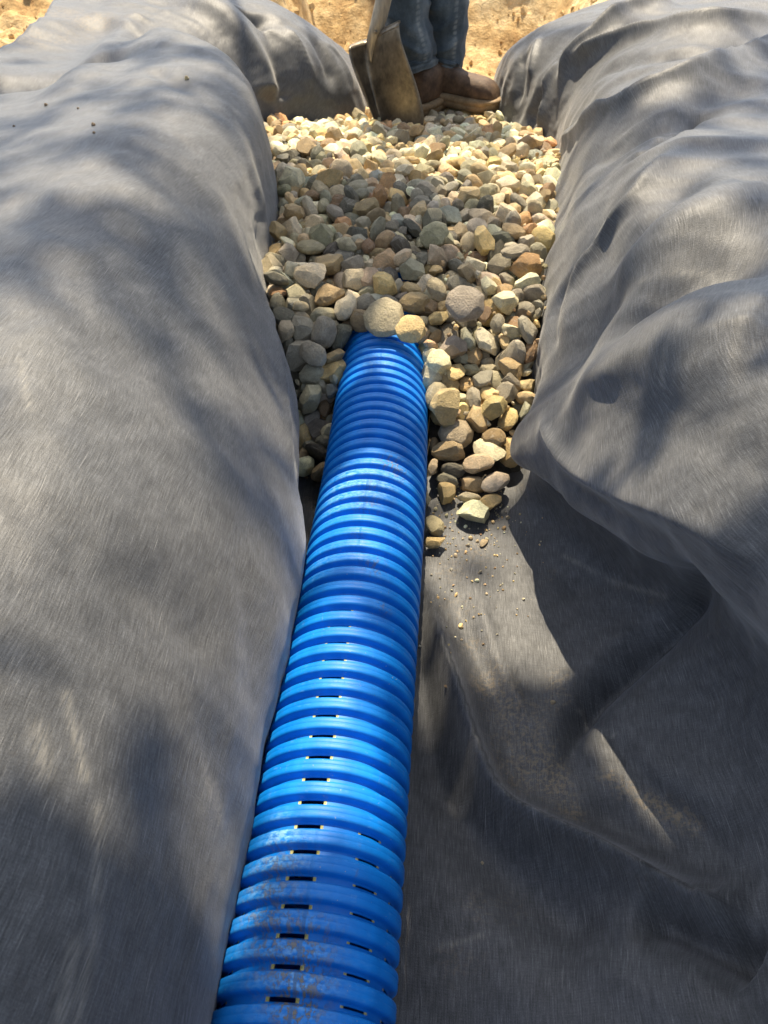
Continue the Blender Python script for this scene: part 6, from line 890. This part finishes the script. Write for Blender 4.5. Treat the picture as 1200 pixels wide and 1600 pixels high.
def worker():
    root = empty('person', (.05, 2.16, .03)); tag(root, 'person in blue jeans and brown work boots standing on the gravel behind the shovel', 'person')
    o0 = root.location
    # right leg (photo right): boot sideways, toe to the right
    toe = at_y(779, 163, 2.13); b1yaw = math.radians(-24); Lb = .262
    heel1 = Vector((toe.x - Lb * math.cos(b1yaw), 2.13 - Lb * math.sin(b1yaw), 0)); boot(root, heel1 - Vector((o0.x, o0.y, 0)), b1yaw, Lb, .040 - o0.z, 1.0)
    heel2 = Vector((at_y(650, 150, 2.12).x, 2.10, 0)); b2yaw = math.radians(62); boot(root, heel2 - Vector((o0.x, o0.y, 0)), b2yaw, .255, .030 - o0.z, 5.0)
    # jeans: two legs joined at the seat, one garment
    bmj = bmesh.new()
    def leg(path, seed):
        rings = []
        n = 56; m = 150
        zs = [p[0] for p in path]
        for j in range(m + 1):
            u = j / m; z = zs[0] + (zs[-1] - zs[0]) * (u ** 1.35)
            cx = np.interp(z, zs, [p[1] for p in path]); cy = np.interp(z, zs, [p[2] for p in path]); rx = np.interp(z, zs, [p[3] for p in path]); ry = np.interp(z, zs, [p[4] for p in path])
            ring = []
            for i in range(n):
                a = 2 * math.pi * i / n; st = max(0, 1 - max(0, z - .10) / .34)
                # stacked folds above the hem run around the leg at a slant; long soft folds higher up
                q = z * 62 + 1.5 * math.sin(a + seed) + 1.1 * noise.noise(Vector((math.cos(a) * 1.2, math.sin(a) * 1.2, z * 9 + seed)))
                wr = .0125 * st * (abs(math.sin(q)) ** .7 * -1 + .6) * (.55 + .45 * math.sin(a * 2 + seed * 2 + z * 20)) * (0 if j < 10 else 1)
                wr += .009 * noise.noise(Vector((math.cos(a) * 1.6, math.sin(a) * 1.6, z * 6 + seed))) + .003 * noise.noise(Vector((math.cos(a) * 4, math.sin(a) * 4, z * 24 + seed)))
                if j < 9: wr += .0035 - (.004 if j == 8 else 0) + .004 * math.sin(a * 3 + seed)
                zz = z + .012 * math.sin(a + seed) * st * (1 if j < 14 else .3) + (.010 * math.cos(a * 1 + 1.57) if j < 14 else 0)
                ring.append((cx + (rx + wr) * math.cos(a), cy + (ry + wr) * math.sin(a), zz))
            rings.append(ring)
        return rings
    def px_x(px, py, y): return at_y(px, py, y).x - o0.x
    yA, yB = 2.155, 2.225                                   # near leg (left in the photo), far leg (right)
    def zy(py, y): return at_y(620, py, y).z - o0.z
    hA, hB = zy(108, yA), zy(112, yB)
    pathA = [(hA, px_x(652, 100, yA), yA - o0.y, .044, .058), (hA + .05, px_x(648, 80, yA), yA - o0.y, .052, .060), (zy(30, yA), px_x(634, 30, yA), yA - o0.y + .0, .055, .062), (zy(0, yA), px_x(632, 0, yA), yA - o0.y, .060, .066),
             (.46, px_x(626, -40, yA), yA - o0.y + .02, .068, .074), (.70, px_x(622, 0, yA) + .01, yA - o0.y + .05, .082, .088), (.80, px_x(626, 0, yA) + .02, yA - o0.y + .08, .095, .10)]
    pathB = [(hB, px_x(694, 105, yB), yB - o0.y, .042, .056), (hB + .05, px_x(696, 80, yB), yB - o0.y, .050, .058), (zy(30, yB), px_x(697, 30, yB), yB - o0.y, .055, .060), (zy(0, yB), px_x(698, 0, yB), yB - o0.y, .058, .064),
             (.46, px_x(700, -40, yB), yB - o0.y, .066, .072), (.70, px_x(692, 0, yB), yB - o0.y - .01, .080, .086), (.80, px_x(686, 0, yB), yB - o0.y - .01, .092, .10)]
    wear = []; vs_all = []
    for path, sd in ((pathA, 1.3), (pathB, 4.1)):
        rings = leg(path, sd); vs = [[bmj.verts.new(p) for p in r] for r in rings]; n = len(rings[0])
        for a, b in zip(vs[:-1], vs[1:]):
            for i in range(n): bmj.faces.new((a[i], a[(i+1) % n], b[(i+1) % n], b[i]))
        for j, r in enumerate(rings):
            for i in range(n):
                ang = 2 * math.pi * i / n; seam = (-.95 if sd < 2 else -1.1); dd = abs((ang - (2 * math.pi + seam) + math.pi) % (2 * math.pi) - math.pi)
                wear.append((1.0 if dd < .10 and j > 9 and (j % 3) else 0) + (.75 if j in (1, 2, 7, 8) else (.3 if j < 9 else 0)))
        vs_all.append(vs)
    # seat and waist close over both legs
    A, B = vs_all[0][-1], vs_all[1][-1]; wcx = (pathA[-1][1] + pathB[-1][1]) / 2; wcy = (pathA[-1][2] + pathB[-1][2]) / 2
    prev = None
    for k, (z, rx, ry) in enumerate([(.74, .10, .06), (.78, .16, .115), (.85, .175, .125), (.93, .165, .115), (1.0, .155, .105)]):
        ring = [bmj.verts.new((wcx + rx * math.cos(2 * math.pi * i / 56), wcy + ry * math.sin(2 * math.pi * i / 56), z)) for i in range(56)]; wear += [0] * 56
        if prev:
            for i in range(56): bmj.faces.new((prev[i], prev[(i+1) % 56], ring[(i+1) % 56], ring[i]))
        else: bmj.faces.new(ring[::-1])
        prev = ring
    bmj.faces.new(prev); me = bpy.data.meshes.new('jeans'); bmj.to_mesh(me); bmj.free(); me.polygons.foreach_set('use_smooth', np.ones(len(me.polygons), bool))
    at = me.attributes.new('wear', 'FLOAT', 'POINT'); at.data.foreach_set('value', np.array(wear, np.float32))
    link('jeans', me, M['denim'], root)
worker()

# ---------------------------------------------------------------- the tree whose crown dapples the trench
def tree():
    root = empty('shade_tree', (-2.2, 8.0, .28)); tag(root, 'leafy tree beyond the trench, its crown shading the fabric', 'tree')
    o0 = root.location; rt = random.Random(21)
    def seg(a, b, r0, r1, name='limb', mat=None):
        a, b = Vector(a) - o0, Vector(b) - o0; d = b - a; mid = a + d * .5 + Vector((rt.uniform(-.1, .1), rt.uniform(-.1, .1), d.length * .06)); rr = []
        for i in range(9):
            t = i / 8; p = (1-t)**2 * a + 2*t*(1-t) * mid + t*t * b; rr.append(circ(p, d, r0 + (r1 - r0) * t, r0 + (r1 - r0) * t, 10))
        loft(name, rr, M['bark'], root)
    seg((-2.2, 8.0, .1), (-1.9, 7.2, 3.6), .19, .14, 'trunk'); seg((-2.2, 8.0, -.2), (-2.2, 8.0, .3), .26, .19, 'root_flare')
    hub = (-1.9, 7.2, 3.5)
    for e in [(-.3, 3.6, 4.4), (.6, 3.2, 4.5), (-.3, 7.4, 5.6), (-2.4, 8.6, 5.2), (-.1, 1.7, 2.5), (.2, 2.9, 4.2)]: seg(hub, e, .034, .007)
    # crown: leaves laid out for their shade, left open where sun patches fall
    gaps = []
    for px, py, r in GAPS:
        q = hit(px, py, SURF)
        if q is not None: gaps.append((q, r))
    hgt = 4.3; V = []; F = []; n = 0; ndir = to_sun / to_sun.z
    GP = np.array([list(g[0]) for g in gaps]); GR = np.array([g[1] for g in gaps])
    def leaf(c, s):
        nonlocal n
        nrm = Vector((rt.gauss(0, .55), rt.gauss(0, .55), 1)).normalized(); e1 = nrm.orthogonal().normalized(); e1 = Matrix.Rotation(rt.uniform(0, 6.3), 3, nrm) @ e1; e2 = nrm.cross(e1)
        w = s * rt.uniform(.36, .48)
        for (u, v, k) in ((-1, 0, 0), (-.45, 1, -.1), (.35, .9, -.1), (1, 0, -.25), (.35, -.9, -.1), (-.45, -1, -.1), (0, 0, .08)):
            V.append(tuple(c + e1 * (u * s) + e2 * (v * w) + nrm * (k * s)))
        for i in range(6): F.append((n + i, n + (i + 1) % 6, n + 6))
        n += 7
    def open_at(c, s, keep):
        k = (c.z - GP[:, 2])[:, None]; foot = GP + np.array(ndir)[None] * k; d = np.hypot(foot[:, 0] - c.x, foot[:, 1] - c.y)
        return (d < (GR + .004 + s * .5)).any() and rt.random() > keep
    for _ in range(5600):                                 # thin high foliage: soft broken light on the banks
        gx = rt.uniform(-1.3, 1.2); gy = rt.uniform(-.7, 1.6)
        if rt.random() > np.interp(gy + .08 * math.sin(gx * 7), [1.2, 1.42, 1.6], [1.0, .25, .0]): continue
        if rt.random() > (.85 if gx < -.10 else .62) + .75 * noise.noise(Vector((gx * 5.0, gy * 5.0, 4.0))): continue
        c = Vector((gx, gy, .15)) + ndir * (hgt + rt.uniform(-.5, .8)); s = rt.uniform(.030, .052)
        if open_at(c, s, .06): continue
        leaf(c - o0, s)
    cnt = 0
    for _ in range(90000):                                # dense low leaves added to shade the near end, right side and mid gravel
        gx = rt.uniform(-.75, .85); gy = rt.uniform(-.8, 1.45); ok = False
        fl = proj([(gx, gy, .26)])
        if gy < .02: ok = True
        elif fl[2][0] > 0.02 and fl[0][0] < 400 and fl[1][0] > np.interp(fl[0][0], [0, 160, 330, 400], [1165, 1175, 1250, 1300]): ok = True
        fr = proj([(gx, gy, .05)])
        if fr[2][0] > 0.02 and fr[0][0] > 640 and fr[1][0] > np.interp(fr[0][0], [640, 800, 850, 1000, 1200], [1020, 1000, 980, 900, 860]): ok = True
        fp = proj([(gx, gy, .12)])
        if fp[2][0] > 0.02 and 340 < fp[0][0] < 660 and fp[1][0] > 1345: ok = True
        fg = proj([(gx, gy, .13)])
        if 415 < fg[0][0] < 668 and 300 < fg[1][0] < 690: ok = True
        if not ok: continue
        c = Vector((gx, gy, .12)) + ndir * (2.15 + rt.uniform(-.2, .3)); s = rt.uniform(.028, .046)
        if open_at(c, s, .02): continue
        leaf(c - o0, s); cnt += 1
        if cnt > 11000: break
    for _ in range(5200):                                 # the rest of the crown, back over the trunk
        a, b, c2 = rt.gauss(0, 1), rt.gauss(0, 1), rt.gauss(0, .6)
        c = Vector((-1.5 + a * 1.1, 8.0 + b * .85, 4.7 + c2))
        if c.y < 6.9: continue
        leaf(c - o0, rt.uniform(.05, .08))
    me = bpy.data.meshes.new('crown'); me.from_pydata(V, [], F); link('crown', me, M['leaf'], root)
GAPS = [(740,560,.055),(760,650,.06),(720,700,.05),(700,600,.04),(790,510,.045),(740,770,.05),(690,640,.04),(500,190,.12),(640,200,.14),(780,200,.14),(700,260,.10),(840,240,.08),(560,250,.06),(820,330,.04),(820,400,.03),(745,900,.045),(780,960,.04),(600,560,.04),(560,760,.04),(640,750,.03),(455,1120,.025),(450,1190,.025),(440,1260,.025),(900,620,.03),(960,660,.035),(1080,690,.04),(1000,310,.035),(1090,290,.035),(90,640,.035),(230,700,.04),(120,800,.04),(300,820,.035),(200,950,.04),(60,960,.035),(330,950,.03),(120,1080,.028),(260,1100,.03),(380,880,.02),(30,540,.03),(200,600,.03),(420,900,.012),(1020,640,.03),(1120,700,.03),(960,620,.02),(1000,300,.03),(1100,320,.035),(930,330,.03),(880,300,.02),(1100,1010,.0),(560,770,.03),(620,780,.02),(600,560,.035),(620,590,.02),(480,1180,.014),(740,620,.04),(780,600,.035),(760,560,.03),(720,740,.03),(760,760,.03),(470,205,.05),(520,215,.07),(590,225,.07),(660,225,.07),(730,235,.07),(800,225,.06),(860,215,.05),(810,290,.04),(770,262,.04),(560,190,.06),(700,185,.05),
  (838,385,.022),(822,330,.02),(770,490,.022),(800,440,.018),(700,560,.03),(740,590,.035),(780,560,.025),(720,625,.03),(760,660,.03),(730,700,.03),(770,740,.03),(700,660,.02),(740,790,.03),(640,510,.012),(480,432,.016),(520,500,.008),(560,440,.01),(455,460,.012),
  (600,560,.03),(560,585,.015),(640,540,.02),(540,745,.016),(590,770,.018),(640,760,.016),(530,775,.018),(570,730,.014),(500,850,.010),(600,850,.014),(620,700,.012),(470,1080,.012),(462,1150,.014),(455,1220,.016),(448,1290,.016),(520,1120,.010),(520,1010,.012),(560,1200,.008),
  (740,870,.03),(760,920,.03),(770,975,.024),(710,850,.02),(800,985,.015),
  (290,195,.03),(330,235,.03),(370,285,.03),(395,340,.026),(412,395,.02),(70,150,.05),(20,170,.05),(180,110,.03),(120,190,.03),(270,110,.03),(300,60,.03),
  (60,480,.02),(130,520,.02),(190,560,.018),(330,470,.018),(370,530,.016),(400,600,.014),(446,640,.012),(450,700,.014),(452,760,.01),(380,700,.012),(10,790,.02),(60,800,.02),(110,830,.018),(200,900,.016),(260,940,.018),(320,990,.014),(350,1030,.012),(235,1150,.045),(250,1090,.035),(180,1120,.04),(310,1160,.03),(20,1060,.03),(120,1070,.03),(210,1090,.03),(290,1130,.03),(20,1130,.026),(80,1140,.024),(150,1140,.024),(220,1165,.024),(280,1205,.022),(330,1270,.010),(100,1020,.012),
  (1060,60,.05),(980,100,.03),(1150,80,.03),(930,130,.04),(1050,130,.02),(900,230,.02),(955,215,.02),(1160,200,.02),(1010,330,.02),(1070,290,.018),(1130,330,.018),(920,390,.02),(890,450,.016),(1170,480,.018),(1010,560,.018),(940,560,.02),(900,590,.02),(870,650,.014),(930,660,.018),(990,640,.016),(1050,700,.018),(1110,730,.020),(1160,760,.016),(1000,720,.012),(1080,620,.014),(1180,640,.014),(860,330,.014),
  (830,80,.06),(800,110,.05),(800,150,.04),(880,60,.06),(480,80,.06),(520,110,.06),(450,130,.05),(430,60,.06),(380,50,.04)]
_g = [[(x, y, G(x, y)) for y in np.linspace(.66, 2.45, 60)] for x in np.linspace(-.5, .3, 30)]
_gv = np.array(_g); _pp = np.array([[(-.062 + .06 * math.sin(a), y, .0605 + .06 * math.cos(a)) for y in np.linspace(-.2, .95, 40)] for a in np.linspace(-1.6, 1.6, 12)])
def _surf():
    V = []; F = []; n = 0
    for A in (LINER[::2, ::2], _gv, _pp):
        nu, nv = A.shape[:2]; i = np.arange(nu * nv).reshape(nu, nv) + n; F += np.stack([i[:-1, :-1], i[1:, :-1], i[1:, 1:], i[:-1, 1:]], -1).reshape(-1, 4).tolist(); V += A.reshape(-1, 3).tolist(); n += nu * nv
    return BVHTree.FromPolygons(V, F)
SURF = _surf()
tree()

# clods of dug clay lying behind the worker
def clods():
    rc = random.Random(9); V = []; F = []; n = 0; gm = GROUND.data; bv = BVHTree.FromPolygons([tuple(v.co) for v in gm.vertices], [tuple(p.vertices) for p in gm.polygons])
    for _ in range(3200):
        x = rc.uniform(-1.9, 1.5); y = rc.uniform(1.3, 4.0)
        if y < 2.5 and (-1.0 < x < .76): 
            if not (-.14 < x < .08 and y > 2.3): continue
        h = bv.ray_cast(Vector((x, y, 3)), Vector((0, 0, -1)))[0]
        if h is None: continue
        s = min(.045, rc.lognormvariate(math.log(.0055), .6)); v, f = STONE[rc.choice((1, 3, 4, 6, 7, 8))]
        w = (v * np.array((s, s, s * .8))) @ np.array(Euler((rc.uniform(0, 6), rc.uniform(0, 6), rc.uniform(0, 6))).to_matrix()).T + np.array(h) + np.array((0, 0, s * .2))
        V.append(w); F += [[a + n for a in t] for t in f]; n += len(w)
    me = bpy.data.meshes.new('soil_clods'); me.from_pydata(np.concatenate(V).tolist(), [], F); o = link('soil_clods', me, M['soil']); tag(o, 'loose crumbly clods of tan clay on the dug ground behind the worker', 'soil', kind='stuff')
clods()
